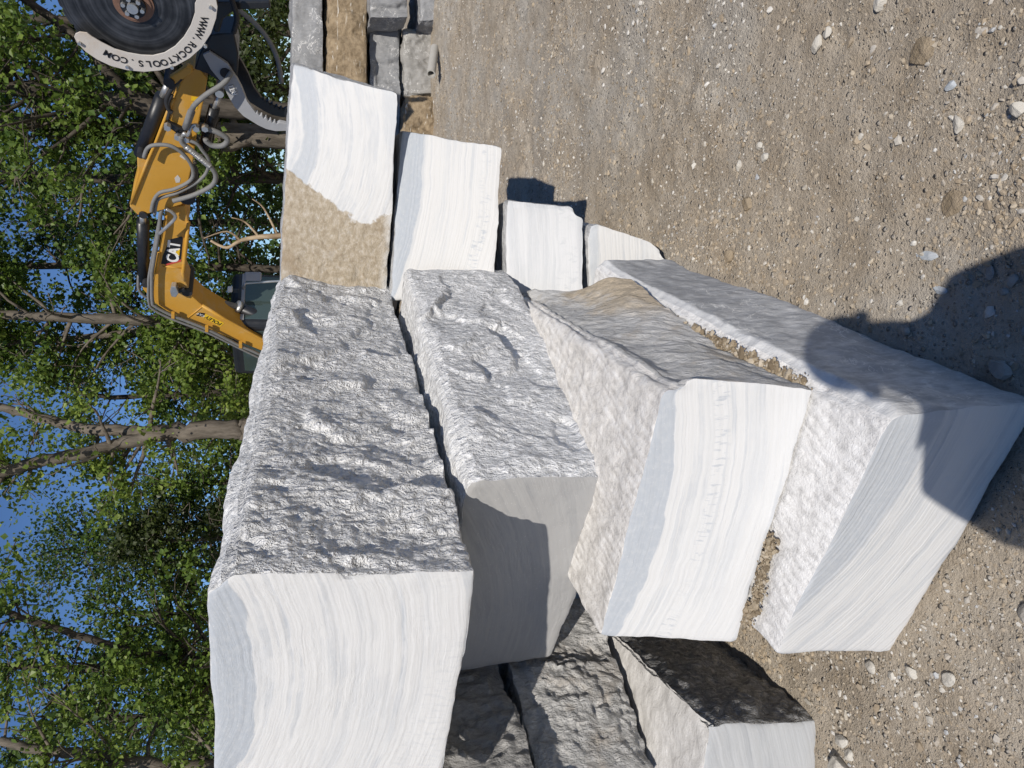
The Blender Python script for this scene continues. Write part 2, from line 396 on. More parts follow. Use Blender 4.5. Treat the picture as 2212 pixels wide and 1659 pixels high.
    def grid(A, f, flip):
        q = np.stack([A[:-1, :-1], A[1:, :-1], A[1:, 1:], A[:-1, 1:]], -1).reshape(-1, 4)
        if flip: q = q[:, ::-1]
        mt = mats.get(f, mats['*'])
        if mt not in mlist: mlist.append(mt)
        U, V = UVc[f][0], UVc[f][1]
        Qs.append(q); mi.append(np.full(len(q), mlist.index(mt))); uvs.append(np.stack([U[q], V[q]], -1).reshape(-1, 2))
    for f, A in (('near', idx[0]), ('far', idx[nx]), ('right', idx[:, 0]), ('left', idx[:, ny]), ('top', idx[:, :, nz]), ('bottom', idx[:, :, 0])):
        a, b, c = P[A[0, 0]], P[A[1, 0]], P[A[0, 1]]
        grid(A, f, np.dot(np.cross(b-a, c-a), nr[f]) < 0)
    ob_ = obj_np(name, P, np.concatenate(Qs), mlist, np.concatenate(mi), np.concatenate(uvs))
    ob_.location = ob; ob_.data.set_sharp_from_angle(angle=math.radians(52))
    return tag(ob_, label, 'stone block', group)

def d_cut(amp=.0012, sc=9.0, seed=3):
    return lambda U, V, P: amp*fbm(P*sc, seed, 3)
def d_facet(LU, LV, cells=40, tilt=.10, step=.010, seed=1, jag=.04, stretch=1.6, soft=.007):
    """split face: many small fracture planes meeting in ledges"""
    R = np.random.default_rng(seed); cx, cy = R.uniform(-.1, LU+.1, cells), R.uniform(-.1, LV+.1, cells)
    tx, ty, of = R.normal(0, tilt, cells), R.normal(0, tilt*.6, cells), R.normal(0, step, cells)
    def f(U, V, P):
        q = np.stack([U*9, V*9, 0*U+seed], 1); q2 = np.stack([U*31, V*31, 0*U+seed], 1)
        u = U+jag*fbm(q, seed, 3)+.012*fbm(q2, seed+2, 2); v = V+jag*fbm(q+7.7, seed+1, 3)+.012*fbm(q2+3.3, seed+2, 2)
        d = np.sqrt((u[:, None]-cx[None])**2+((v[:, None]-cy[None])/stretch)**2); wt = np.exp(-(d-d.min(1)[:, None])/soft); wt /= wt.sum(1)[:, None]
        return np.clip((wt*(tx[None]*(u[:, None]-cx[None])+ty[None]*(v[:, None]-cy[None])+of[None])).sum(1), -.05, .05)
    return f
def d_sum(*fs): return lambda U, V, P: sum(f(U, V, P) for f in fs)
def d_rough(amp=.02, sc=5.0, seed=3, ax=(1, 1), steps=0.0, shear=0.0, fine=.25, bulge=0.0, grit=0.0, gnear=0.0):
    """broken face: big scallops, ledges and a finer grain; ax stretches the grain along / up the face"""
    def f(U, V, P):
        q = np.stack([(U+V*shear)*sc*ax[0], V*sc*ax[1], np.full_like(U, seed*1.7)], 1)
        b = fbm(q, seed, 4)
        t = fbm(q*1.7+9.1, seed+3, 3)
        h = amp*b
        if steps:
            s = t*3.2; fl = np.floor(s); h = h+steps*(fl+sstep(.38, .62, s-fl))
        rg = 1-np.abs(fbm(q*2.6+4.4, seed+7, 4))
        h = h+amp*fine*(rg*1.2-.9)+amp*fine*.5*fbm(q*9.0, seed+11, 3)
        if grit:
            gu = 1+gnear*sstep(.95, .25, U)
            q3 = np.stack([(U+V*shear)*30, V*19, np.full_like(U, seed*.7)], 1); msk = .35+.65*sstep(-.25, .3, fbm(q*1.3+2.2, seed+19, 2))
            h = h+gu*(grit*msk*(1-1.6*np.abs(fbm(q3, seed+13, 3)))+grit*.7*fbm(q3*2.1, seed+17, 2))
        h = h+bulge*np.sin(np.pi*np.clip(V/max(V.max(), 1e-6), 0, 1))
        return h-(steps*1.0 if steps else 0)
    return f

V3 = Vector
G_NEAR = 'saw-cut stone blocks of the near stack'
G_MID = 'saw-cut stone blocks stacked behind the near stack'
G_FAR = 'stone blocks of the far wall'
G_LEFT = 'shaded stone blocks left of the near stack'

mt_side = m_split('broken_marble_grey', dark=(.36, .36, .36), mid=(.74, .74, .735), light=(.90, .90, .89), rot=.35, bs=.8, chips=1.1, rim=(.505, 0))
mt_side_b = m_split('broken_marble_pale', dark=(.32, .325, .33), mid=(.60, .605, .61), light=(.86, .86, .855), rot=-.45, chips=.5, bs=.7, rim=(.455, 0))
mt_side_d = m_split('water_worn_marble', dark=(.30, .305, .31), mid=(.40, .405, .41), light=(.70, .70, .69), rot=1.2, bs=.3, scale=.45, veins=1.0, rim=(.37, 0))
mt_rock = m_split('broken_stone_plain', bs=.7)
mt_top = m_split('crushed_sunlit_edge', dark=(.46, .46, .455), mid=(.66, .66, .65), light=(.80, .80, .79), bs=.6, chips=.6, aniso=(40, 34))  # crushed white rock, with the sun on the top edge put into its colour
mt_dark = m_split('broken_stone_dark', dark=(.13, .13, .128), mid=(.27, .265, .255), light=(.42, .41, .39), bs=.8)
mt_ridge_c = m_ridge('picked_face_warm', warm=(.69, .665, .63), white=(.82, .805, .78), rot=.3)
mt_ridge_d = m_ridge('picked_face_white', warm=(.74, .73, .715), white=(.84, .835, .825), freq=30, rot=.25)

# top block of the near stack
block('stone_block', 'tall white saw-cut block on top of the near stack, cut off by the picture edge',
      (at_z(1030, 1228, 1.185), at_y(447, 1241, 1.68)), (V3((-1.22, 2.0, 1.24)), V3((-1.15, 1.99, 1.80))), (at_z(840, 612, 1.185), at_y(596, 588, 3.42)),
      {'near': m_cut('cut_face_top_block', .31, 1.11, band=(.30, .625, .004, .95), streak=.22, freq=17, seed=1.0, dash=(1.0, 1.12, 60, .25), fine=1.0), 'right': mt_side, 'top': mt_top, '*': mt_rock},
      {'near': d_cut(.004, 4.0, 5), 'right': d_sum(d_rough(.036, 2.2, 21, (1.0, .4), shear=.25, fine=.24, grit=.0040, gnear=1.0), d_facet(1.95, .56, 90, .10, .008, 5)), '*': d_rough(.02, 5, 4)},
      n=(330, 60, 96), rnd=.010, seed=2, group=G_NEAR, rnd_edge={frozenset(('near', 'right')): .008}, chip=1.6, bev={frozenset(('right', 'top')): .06})
# second course
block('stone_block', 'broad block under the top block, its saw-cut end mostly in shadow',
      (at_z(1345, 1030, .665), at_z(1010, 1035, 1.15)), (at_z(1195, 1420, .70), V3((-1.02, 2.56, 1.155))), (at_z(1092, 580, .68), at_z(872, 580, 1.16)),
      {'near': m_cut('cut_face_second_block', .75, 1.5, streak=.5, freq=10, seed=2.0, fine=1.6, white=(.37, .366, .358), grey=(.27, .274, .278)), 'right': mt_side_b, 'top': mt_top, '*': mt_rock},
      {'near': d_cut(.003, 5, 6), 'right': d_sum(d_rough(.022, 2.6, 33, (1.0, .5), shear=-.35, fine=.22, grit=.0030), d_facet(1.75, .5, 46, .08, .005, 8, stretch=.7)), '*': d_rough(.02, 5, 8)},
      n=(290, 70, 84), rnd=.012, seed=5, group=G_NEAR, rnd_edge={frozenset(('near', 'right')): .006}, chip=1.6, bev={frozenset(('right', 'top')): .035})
# third course
def d_c_side(U, V, P):
    base = d_rough(.018, 4.5, 41, (1, .8), fine=.4)(U, V, P)
    return base+.13*sstep(.35, 1.5, U)*sstep(.20, .05, V)-.05*sstep(.1, .33, V)*sstep(1.9, .8, U)
block('stone_block', 'white saw-cut block with a grey rim and picked top, third course of the near stack',
      (at_z(1758, 845, .392), at_y(1446, 802, 1.575)), (at_z(1590, 1388, .392), at_z(1295, 1375, .765)), (at_z(1345, 645, .392), at_z(1112, 612, .665)),
      {'near': m_cut('cut_face_third_block', .45, 1.68, band=(1.0, 1.40, .004, .9), streak=.22, freq=19, seed=3.0, dash=(1.495, 1.532, 95, .8), second=None),
       'top': mt_ridge_c, 'right': m_split('soiled_marble', dark=(.30, .295, .285), mid=(.46, .455, .44), light=(.66, .65, .635), rot=.2, stain=(.40, .33, .24), stain_amt=.6, bs=.5, aniso=(34, 26), patch=(.75, .17, (.41, .335, .235))), '*': mt_rock},
      {'near': d_cut(.003, 4, 7), 'right': d_c_side, 'top': d_rough(.008, 6, 44, fine=.5), '*': d_rough(.015, 5, 9)},
      n=(200, 90, 52), rnd=.007, seed=8, group=G_NEAR, rnd_edge={frozenset(('near', 'top')): .0035}, chip=1.4, bev={frozenset(('right', 'top')): .09})
# bottom course
block('stone_block', 'lowest block of the near stack, resting on the dirt with a shadow across it',
      (V3((-.042, 1.285, -.03)), at_z(1925, 897, .385)), (at_z(1930, 1410, -.03), at_y(1675, 1415, 1.70)), (at_z(1450, 560, -.03), at_z(1288, 562, .385)),
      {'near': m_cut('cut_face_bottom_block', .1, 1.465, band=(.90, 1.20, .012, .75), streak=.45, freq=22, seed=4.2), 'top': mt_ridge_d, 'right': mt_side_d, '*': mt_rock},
      {'near': d_cut(.003, 4, 8), 'right': d_rough(.016, 2.6, 51, (1, .8), fine=.12), 'top': d_rough(.008, 6, 52, fine=.5), '*': d_rough(.015, 5, 9)},
      n=(190, 90, 52), rnd=.010, seed=12, group=G_NEAR, rnd_edge={frozenset(('near', 'top')): .0035}, chip=1.2, bev={frozenset(('right', 'top')): .05})

# --- blocks whose cut faces look at us, behind the near stack
def face_block(label, bl, br, tr, tl, depth, mats, disp=None, lean=(0, 0), **kw):
    bl, br, tr, tl = (V3(q) for q in (bl, br, tr, tl))
    nrm = (br-bl).cross(tl-bl); nrm.z = 0; nrm.normalize()      # towards the camera
    b = -nrm*depth
    return block(kw.pop('name', 'stone_block'), label, (br, tr), (bl, tl), (br+b, tr+b), mats, disp, FL=(bl+b, tl+b), **kw)
mt_a2 = m_cut('cut_face_brown_block', .22, .79, band=(.37, .45, .008, .75), streak=.50, freq=16, white=(.60, .597, .585), seed=6.0, brown=(.555, .13, .5))
face_block('block half brown skin and half white saw cut, beside the top block',
           at_z(838, 640, 1.20), at_z(859, 203, 1.20), at_y(628, 138, 3.26), at_y(601, 640, 3.40), .5,
           {'near': mt_a2, '*': mt_rock}, {'near': lambda U, V, P: .0015*fbm(P*6, 3, 3)+sstep(.42, .56, U)*(.004+.007*fbm(P*22, 6, 4)), '*': d_rough(.015, 5, 3)},
           n=(30, 110, 60), rnd=.010, seed=15, group=G_MID)
face_block('white saw-cut block with a grey band along its top, under the brown-skinned block',
           at_z(1066, 650, .745), at_z(1084, 318, .745), at_y(868, 280, 3.22), at_y(842, 650, 3.36), .55,
           {'near': m_cut('cut_face_banded_block', .12, 1.935, band=(1.3, 1.605, .005, 1.0), streak=.30, freq=24, white=(.60, .597, .585), seed=8.0, dash=(1.85, 1.90, 110, .9)), '*': mt_rock},
           {'near': d_cut(.002, 5, 4), '*': d_rough(.015, 5, 3)}, n=(30, 90, 60), rnd=.010, seed=17, group=G_MID)
face_block('small whitish block in the third row, under a dark gap',
           at_z(1262, 640, .37), at_z(1262, 447, .37), at_y(1092, 428, 3.14), at_y(1092, 640, 3.26), .9,
           {'near': m_cut('cut_face_small_block', .3, 1.9, streak=.75, freq=20, seed=9.0, white=(.58, .585, .59), grey=(.43, .45, .47), dash=(1.78, 1.88, 50, .6)), '*': mt_rock},
           {'near': d_cut(.002, 5, 4), '*': d_rough(.02, 5, 5)}, n=(30, 70, 50), rnd=.014, seed=19, group=G_MID, chip=1.8, bev={frozenset(('right', 'bottom')): .07, frozenset(('near', 'right')): .02})
face_block('rounded white block on the dirt at the foot of the second stack',
           at_z(1440, 650, -.03), at_z(1452, 535, -.03), at_y(1270, 478, 3.05), at_y(1270, 650, 3.16), .8,
           {'near': m_cut('cut_face_foot_block', .2, 1.9, streak=.45, freq=22, white=(.60, .597, .585), seed=10.0, second=(1.50, 1.545, .01, .7)), '*': mt_rock},
           {'near': d_cut(.002, 5, 4), '*': d_rough(.02, 5, 5)}, n=(30, 70, 50), rnd=.02, seed=23, group=G_MID, chip=1.6, bev={frozenset(('right', 'top')): .05, frozenset(('right', 'bottom')): .10})

# --- shaded blocks on the left
block('stone_block', 'low pale-topped block at the lower left with a smooth grey end',
      (at_z(1772, 1560, -.03), at_z(1527, 1563, .41)), (V3((-1.72, 2.07, -.03)), V3((-1.70, 2.07, .42))), (V3((-.98, 2.95, -.03)), V3((-.96, 2.95, .41))),
      {'near': m_cut('cut_face_low_block', .5, 1.4, streak=.5, freq=12, seed=11.0, white=(.47, .48, .485), grey=(.36, .375, .39)), 'right': m_split('raked_dark_face', dark=(.20, .20, .20), mid=(.36, .36, .355), light=(.70, .69, .67), bs=1.0, chips=1.0),
       'top': m_split('pale_top', dark=(.48, .465, .44), mid=(.58, .565, .54), light=(.70, .685, .66), bs=.35, scale=.6, aniso=(34, 30)), '*': mt_rock},
      {'near': d_cut(.002, 5, 4), 'right': d_rough(.020, 7, 61, (1, .6), fine=.6, shear=.8, grit=.006), '*': d_rough(.012, 5, 6)}, n=(110, 60, 44), rnd=.012, seed=25, group=G_LEFT,
      rnd_edge={frozenset(('right', 'top')): .05})
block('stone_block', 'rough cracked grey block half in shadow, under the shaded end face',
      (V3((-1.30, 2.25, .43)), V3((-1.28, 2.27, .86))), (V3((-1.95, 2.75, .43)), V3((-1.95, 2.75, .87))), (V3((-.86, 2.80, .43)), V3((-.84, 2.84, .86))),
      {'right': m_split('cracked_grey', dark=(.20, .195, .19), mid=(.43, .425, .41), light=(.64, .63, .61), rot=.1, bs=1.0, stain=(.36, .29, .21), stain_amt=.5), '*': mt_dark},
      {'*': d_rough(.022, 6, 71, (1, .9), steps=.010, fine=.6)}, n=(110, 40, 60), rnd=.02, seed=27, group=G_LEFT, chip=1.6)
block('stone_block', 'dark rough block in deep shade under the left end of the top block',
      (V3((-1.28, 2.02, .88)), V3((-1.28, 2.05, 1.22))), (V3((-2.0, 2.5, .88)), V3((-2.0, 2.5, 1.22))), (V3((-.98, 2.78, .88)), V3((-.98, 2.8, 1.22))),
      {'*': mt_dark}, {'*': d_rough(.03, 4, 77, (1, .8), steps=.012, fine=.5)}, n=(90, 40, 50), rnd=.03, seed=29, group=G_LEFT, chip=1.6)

# --- far wall
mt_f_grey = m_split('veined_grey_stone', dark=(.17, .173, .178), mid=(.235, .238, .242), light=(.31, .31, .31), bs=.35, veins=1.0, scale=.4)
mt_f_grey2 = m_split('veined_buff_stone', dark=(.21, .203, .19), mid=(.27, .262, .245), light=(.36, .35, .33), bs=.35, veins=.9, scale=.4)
mt_f_brown = m_brown('weathered_brown_stone', (.17, .125, .075), (.35, .27, .175), (.62, .58, .51), 1.0, .9)
YF = 9.35
def wall_block(label, x0, x1, y0, y1, Y, mat, depth=.9, tilt=0.0, rnd=.03, **kw):
    """x0..x1 from top to foot, y0..y1 from right to left in the photo"""
    a = 0.05
    return face_block(label, at_y(x1, y1, Y+.04), at_y(x1+tilt, y0, Y), at_y(x0+tilt, y0, Y), at_y(x0, y1, Y+.04), depth, {'*': mat},
                      {'*': d_sum(d_rough(.03, 2.2, int(x0) % 50, fine=.4), d_facet(2.2, .5, 34, .12, .02, int(x0) % 50, jag=.08, soft=.02))}, fade=.12, chip=2.2, n=(16, 70, 30), rnd=rnd, seed=int(x0+y0) % 90+1, group=G_FAR, **kw)
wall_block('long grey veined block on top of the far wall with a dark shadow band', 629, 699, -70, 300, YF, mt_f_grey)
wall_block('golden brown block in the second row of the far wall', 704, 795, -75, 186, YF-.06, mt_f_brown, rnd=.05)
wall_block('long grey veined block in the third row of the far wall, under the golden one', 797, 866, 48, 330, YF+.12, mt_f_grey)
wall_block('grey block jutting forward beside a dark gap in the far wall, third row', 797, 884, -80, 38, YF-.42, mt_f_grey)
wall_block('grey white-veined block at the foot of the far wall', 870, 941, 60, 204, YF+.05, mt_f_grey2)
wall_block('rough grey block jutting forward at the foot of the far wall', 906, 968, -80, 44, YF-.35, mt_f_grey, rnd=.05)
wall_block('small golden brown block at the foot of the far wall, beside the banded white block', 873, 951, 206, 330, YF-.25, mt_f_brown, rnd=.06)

# ---------------------------------------------------------------- ground
def ground_h(x, y):
    p = np.stack([x, y, np.zeros_like(x)], 1)
    near = np.exp(-np.maximum(0, np.hypot(x-1.5, y-5)-9)/12)
    h = .030*fbm(p*.9, 3, 3)+near*(.022*fbm(p*4.0, 5, 4)+.011*fbm(p*16.0, 8, 3)*(.4+1.2*sstep(-.1, .35, fbm(p*1.7, 12, 2)))+.006*fbm(p*38, 9, 2))
    # ruts of machine tracks running across
    rut = np.sin(y*2.6+x*.5+fbm(p*.7, 15, 2)*2.5); h = h-.022*near*np.clip(rut, 0, 1)*sstep(.2, 1.0, x)
    return h-.026
def axis(a, b, step, far_lo, far_hi):
    c = list(np.arange(a, b+1e-6, step)); s = step
    lo = a
    while lo > far_lo: s *= 1.35; lo -= s; c.insert(0, lo)
    s = step; hi = b
    while hi < far_hi: s *= 1.35; hi += s; c.append(hi)
    return np.array(c)
gx, gy = axis(-1.6, 5.2, .022, -400, 400), axis(.7, 9.6, .024, -300, 500)
GX, GY = np.meshgrid(gx, gy, indexing='ij'); gxx, gyy = GX.ravel(), GY.ravel()
GV = np.stack([gxx, gyy, ground_h(gxx, gyy)], 1)
gi = np.arange(len(GV)).reshape(GX.shape)
GQ = np.stack([gi[:-1, :-1], gi[1:, :-1], gi[1:, 1:], gi[:-1, 1:]], -1).reshape(-1, 4)
def m_ground():
    k = N('quarry_dirt'); c = k.coord()
    big = k.noise(c, .9, 5, .6); mid = k.noise(c, 5.0, 6, .65); fine = k.noise(c, 60, 5, .7); vf = k.noise(c, 220, 3, .7)
    base = k.mix(k.rng(mid, .3, .7), (.40, .332, .248), (.52, .455, .365))
    base = k.mix(k.rng(big, .46, .64, 0, .75), base, (.51, .475, .415))
    pale = k.rng(k.noise(c, 2.3, 6, .7), .60, .72, 0, .6); base = k.mix(pale, base, (.53, .50, .445))
    v1 = k.n('TexVoronoi', {'Vector': c, 'Scale': 85.0}); v2 = k.n('TexVoronoi', {'Vector': c, 'Scale': 38.0})
    g1 = k.rng(v1.outputs['Distance'], .18, .40, 1, 0); gc = k.n('SeparateXYZ', {0: v1.outputs['Color']})
    sel = k.math('MULTIPLY', g1, k.rng(gc.outputs[0], .55, .7))
    base = k.mix(k.math('MULTIPLY', sel, .8), base, k.mix(gc.outputs[1], (.27, .24, .205), (.56, .53, .47)))
    g2 = k.rng(v2.outputs['Distance'], .15, .34, 1, 0); gd = k.n('SeparateXYZ', {0: v2.outputs['Color']})
    sel2 = k.math('MULTIPLY', g2, k.rng(gd.outputs[0], .78, .86))
    base = k.mix(k.math('MULTIPLY', sel2, .75), base, k.mix(gd.outputs[1], (.30, .27, .23), (.58, .55, .50)))
    base = k.mix(k.rng(fine, .3, .5, .4, 0), base, (.19, .15, .105))
    h = k.math('ADD', k.math('MULTIPLY', fine, 1.0), k.math('ADD', k.math('MULTIPLY', sel, .8), k.math('ADD', k.math('MULTIPLY', sel2, 1.4), k.math('MULTIPLY', vf, .4))))
    return k.done(base, .92, k.bump(h, .9, .018), spec=.12)
mt_ground = m_ground()
tag(obj_np('ground', GV, GQ, [mt_ground]), kind='structure')

# ---------------------------------------------------------------- loose stones
ICO = bmesh.new(); bmesh.ops.create_icosphere(ICO, subdivisions=1, radius=1.0); ICO.verts.ensure_lookup_table()
icoV = np.array([v.co[:] for v in ICO.verts]); icoF = np.array([[v.index for v in f.verts] for f in ICO.faces]); ICO.free()
ICO2 = bmesh.new(); bmesh.ops.create_icosphere(ICO2, subdivisions=3, radius=1.0)
ico2V = np.array([v.co[:] for v in ICO2.verts]); ico2F = np.array([[v.index for v in f.verts] for f in ICO2.faces]); ICO2.free()
OCT = np.array([[1, 0, 0], [0, 1, 0], [-1, 0, 0], [0, -1, 0], [0, 0, 1], [0, 0, -1], [.7, .7, .5], [-.7, .6, .6]], float)
def rot_m(n):
    q = RNG.normal(size=(n, 4)); q /= np.linalg.norm(q, axis=1)[:, None]; a, b, c, d = q.T
    return np.stack([np.stack([1-2*(c*c+d*d), 2*(b*c-a*d), 2*(b*d+a*c)], -1), np.stack([2*(b*c+a*d), 1-2*(b*b+d*d), 2*(c*d-a*b)], -1), np.stack([2*(b*d-a*c), 2*(c*d+a*b), 1-2*(b*b+c*c)], -1)], 1)
def scatter(cx, cy, cz, size, flat=.6):
    n = len(cx); R = rot_m(n)
    ax = np.stack([RNG.uniform(.7, 1.3, n), RNG.uniform(.6, 1.1, n), RNG.uniform(.45, .9, n)], 1)
    v = icoV[None]*(1+.22*RNG.normal(size=(n, len(icoV), 1)))*ax[:, None]
    v = np.einsum('nij,nkj->nki', R, v); v[..., 2] *= flat
    v = v*size[:, None, None]+np.stack([cx, cy, cz], 1)[:, None]
    f = icoF[None]+(np.arange(n)*len(icoV))[:, None, None]
    return v.reshape(-1, 3), f.reshape(-1, 3)
def m_gravel(name, stops, bump=.3):
    k = N(name); g = k.n('NewGeometry'); c = k.coord()
    col = k.ramp(g.outputs['Random Per Island'], stops); n = k.noise(c, 90, 4, .65)
    col = k.mix(k.rng(n, .3, .7), k.mix(.3, col, (.22, .18, .13)), col)
    return k.done(col, .88, k.bump(n, bump, .004), spec=.2)
mt_gravel = m_gravel('gravel_stone', [(0, (.28, .225, .16)), (.42, (.40, .34, .265)), (.65, (.45, .42, .375)), (.8, (.56, .53, .47)), (.93, (.66, .64, .59)), (1, (.40, .42, .44))])
# blocks' footprints stay free of gravel
def inside_poly(x, y, poly):
    r = np.zeros(len(x), bool); n = len(poly); j = n-1
    for i in range(n):
        xi, yi = poly[i]; xj, yj = poly[j]
        r ^= ((yi > y) != (yj > y)) & (x < (xj-xi)*(y-yi)/(yj-yi+1e-12)+xi); j = i
    return r
FOOT = [[(-.03, 1.27), (-.76, 1.70), (-.2, 3.3), (.58, 2.98)], [(.0, 3.0), (.62, 3.05), (.7, 4.0), (.0, 4.0)], [(-1.06, 1.97), (-1.75, 2.1), (-1.6, 3.0), (-.95, 3.0)], [(1.5, YF-.1), (6, YF-.45), (6, 12), (1.5, 12)]]
def gravel_pts(n, rmin, rmax, sig, cl=.25, fs=1.4, sd=77):
    # even over the ground seen from the path: denser close by
    th = RNG.uniform(-.62, .66, n*6); d = np.exp(RNG.uniform(np.log(.85), np.log(10.5), n*6))
    x, y = d*np.sin(th), d*np.cos(th); ok = (y > .6) & (y < 9.8)
    for f in FOOT: ok &= ~inside_poly(x, y, f)
    p = np.stack([x, y, 0*x], 1); dens = sstep(-.3, .35, fbm(p*fs, sd, 4)); ok &= RNG.uniform(size=len(x)) < cl+(1-cl)*dens**1.5
    x, y, d = x[ok][:n], y[ok][:n], d[ok][:n]
    s = np.clip(np.exp(RNG.normal(np.log(rmin), sig, len(x))), rmin*.5, rmax)*(.6+.22*d)
    return x, y, np.minimum(s, rmax)
x, y, s_ = gravel_pts(26000, .0030, .013, .5)
V, F = scatter(x, y, ground_h(x, y)+s_*.12, s_)
tag(obj_np('gravel', V, F, [mt_gravel], smooth=False), 'loose gravel and crushed stone strewn over the dirt', 'gravel', kind='stuff')
x, y, s_ = gravel_pts(420, .009, .022, .32)
V, F = scatter(x, y, ground_h(x, y)+s_*.15, s_)
tag(obj_np('rubble', V, F, [mt_gravel], smooth=False), 'fist-sized and smaller rubble among the gravel', 'rubble', kind='stuff')

# clods of the same dirt, in drifts, and angular pale chips
mt_clod = m_gravel('dirt_clods', [(0, (.30, .24, .17)), (.5, (.42, .345, .25)), (1, (.50, .44, .35))], .5)
x, y, s_ = gravel_pts(21000, .0042, .016, .5, .12, 2.2, 31)
V, F = scatter(x, y, ground_h(x, y)+s_*.10, s_, .55)
tag(obj_np('dirt_clods', V, F, [mt_clod], smooth=False), 'crumbs and clods of dried dirt lying in drifts on the yard', 'dirt', kind='stuff')
mt_chip = m_gravel('pale_chips', [(0, (.46, .42, .35)), (.5, (.56, .53, .47)), (.9, (.66, .64, .60)), (1, (.44, .46, .48))], .4)
x, y, s_ = gravel_pts(2800, .0050, .017, .42, .05, 1.6, 55)
V, F = scatter(x, y, ground_h(x, y)+s_*.12, s_, .6)
tag(obj_np('stone_chips', V, F, [mt_chip], smooth=False), 'pale angular stone chips clustered on the dirt', 'stone chips', kind='stuff')

STONE_MATS = {
    'pale': m_brown('pale_stone', (.40, .37, .32), (.55, .52, .46), (.70, .68, .63), .3, .5),
    'grey': m_split('blue_grey_stone', dark=(.33, .36, .38), mid=(.43, .46, .48), light=(.55, .57, .58), bs=.3),
    'clod': m_brown('dried_mud', (.22, .17, .11), (.33, .265, .185), (.44, .39, .31), .3, .9),
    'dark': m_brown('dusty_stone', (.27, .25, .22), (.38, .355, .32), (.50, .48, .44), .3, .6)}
def stone(label, x, y, px, mat, flat=.55, aspect=1.0, seed=0, name='stone', z=None, cat='stone', group='loose stones on the dirt'):
    p = at_z(x, y, 0.0 if z is None else z); r = px*.5*(p-Vector((0, 0, HC))).length/FPX
    gz = float(ground_h(np.array([p.x]), np.array([p.y]))[0]) if z is None else z
    rr = np.random.default_rng(100+seed); v = ico2V.copy()
    # knock flats off a sphere so it reads as broken rock
    for _ in range(11):
        n = rr.normal(size=3); n /= np.linalg.norm(n); h = rr.uniform(.55, .85); d = v@n
        v -= np.clip(d-h, 0, None)[:, None]*n[None]
    v *= np.array([1*aspect, 1/aspect**.5, flat]); v += .05*np.stack([fbm(v*2.2+seed, 3+k, 3) for k in range(3)], 1)
    a = rr.uniform(0, 6.3); c, s = math.cos(a), math.sin(a); v = v@np.array([[c, -s, 0], [s, c, 0], [0, 0, 1]])
    uv = v[:, :2]*r*1.0
    o = obj_np(name, v*r, ico2F, [STONE_MATS[mat]], uv=uv[ico2F.ravel()], smooth=True)
    for pl in o.data.polygons: pl.use_smooth = False
    o.location = (p.x, p.y, gz+r*flat*.45)
    return tag(o, label, cat, group)
stones = [
 ('pale angular stone at the right picture edge, upper right of the dirt', 2190, 235, 32, 'pale', .7, 1.1),
 ('large pale rock cut by the upper picture edge', 1887, 6, 34, 'pale', .7, 1.0),
 ('blue-grey stone chip above the tan stone near the right side', 2045, 182, 22, 'grey', .35, 1.3),
 ('tan flat stone casting a dark shadow near the right side', 2056, 266, 28, 'pale', .45, 1.4),
 ('broad cracked clod of dried mud right of the middle of the dirt', 2033, 440, 52, 'clod', .25, 1.1),
 ('dusty mud slab with a split end near the upper right', 1978, 112, 58, 'clod', .22, 1.2),
 ('single white stone in the middle of the bare dirt', 1842, 295, 17, 'pale', .7, 1.0),
 ('uppermost of the two pale stones in the pebbly strip', 1774, 70, 24, 'pale', .6, 1.2),
 ('lower of the two pale stones in the pebbly strip', 1753, 95, 26, 'pale', .6, 1.4),
 ('upper rounded pale stone of the three above the grey-banded dirt', 1631, 315, 18, 'pale', .7, 1.0),
 ('middle rounded pale stone of the three above the grey-banded dirt', 1643, 338, 20, 'pale', .7, 1.1),
 ('lowest pale stone of the three above the grey-banded dirt', 1586, 357, 20, 'pale', .7, 1.2),
 ('long thin blue-grey stone sliver lying in bare dirt', 1979, 552, 28, 'grey', .3, 2.0),
 ('white-grey sliver of stone just above the person shadow', 2002, 625, 22, 'grey', .35, 1.7),
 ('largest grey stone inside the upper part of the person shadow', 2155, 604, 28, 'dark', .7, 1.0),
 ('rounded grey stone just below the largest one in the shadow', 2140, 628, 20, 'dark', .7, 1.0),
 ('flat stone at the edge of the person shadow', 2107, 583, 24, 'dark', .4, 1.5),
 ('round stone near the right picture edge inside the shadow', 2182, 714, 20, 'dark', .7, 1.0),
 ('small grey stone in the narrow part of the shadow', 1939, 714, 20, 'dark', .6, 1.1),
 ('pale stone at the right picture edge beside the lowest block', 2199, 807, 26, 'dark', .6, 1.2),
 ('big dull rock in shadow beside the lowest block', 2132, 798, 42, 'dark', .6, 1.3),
 ('brown mud clod near the middle of the dirt with a shadow behind', 1605, 438, 34, 'clod', .5, 1.2),
 ('brown mud clod near the far end of the lowest block', 1562, 551, 34, 'clod', .5, 1.0),
 ('white stone by the smooth grey end of the low block', 1813, 1604, 32, 'pale', .5, 1.4),
 ('white stone at the lower picture edge beside the low block', 1826, 1632, 26, 'pale', .5, 1.2),
 ('pale boulder cut by the lower picture edge', 1815, 1662, 50, 'pale', .7, 1.2),
 ('pale pebble just under the front corner of the lowest block', 1920, 1460, 18, 'pale', .6, 1.1),
 ('cracked pale stone in front of the lowest block', 1966, 1454, 26, 'pale', .5, 1.1),
 ('pale stone pressed into the dirt at the lower right', 2050, 1468, 28, 'pale', .45, 1.2),
 ('brown rock at the right picture edge in the lower right', 2203, 1330, 40, 'dark', .6, 1.0),
 ('tan stone close under the white end of the lowest block', 1878, 1441, 24, 'pale', .5, 1.2),
]
for k, (lb, x, y, px, mt, fl, asp) in enumerate(stones): stone(lb, x, y, px, mt, fl, asp, seed=k)

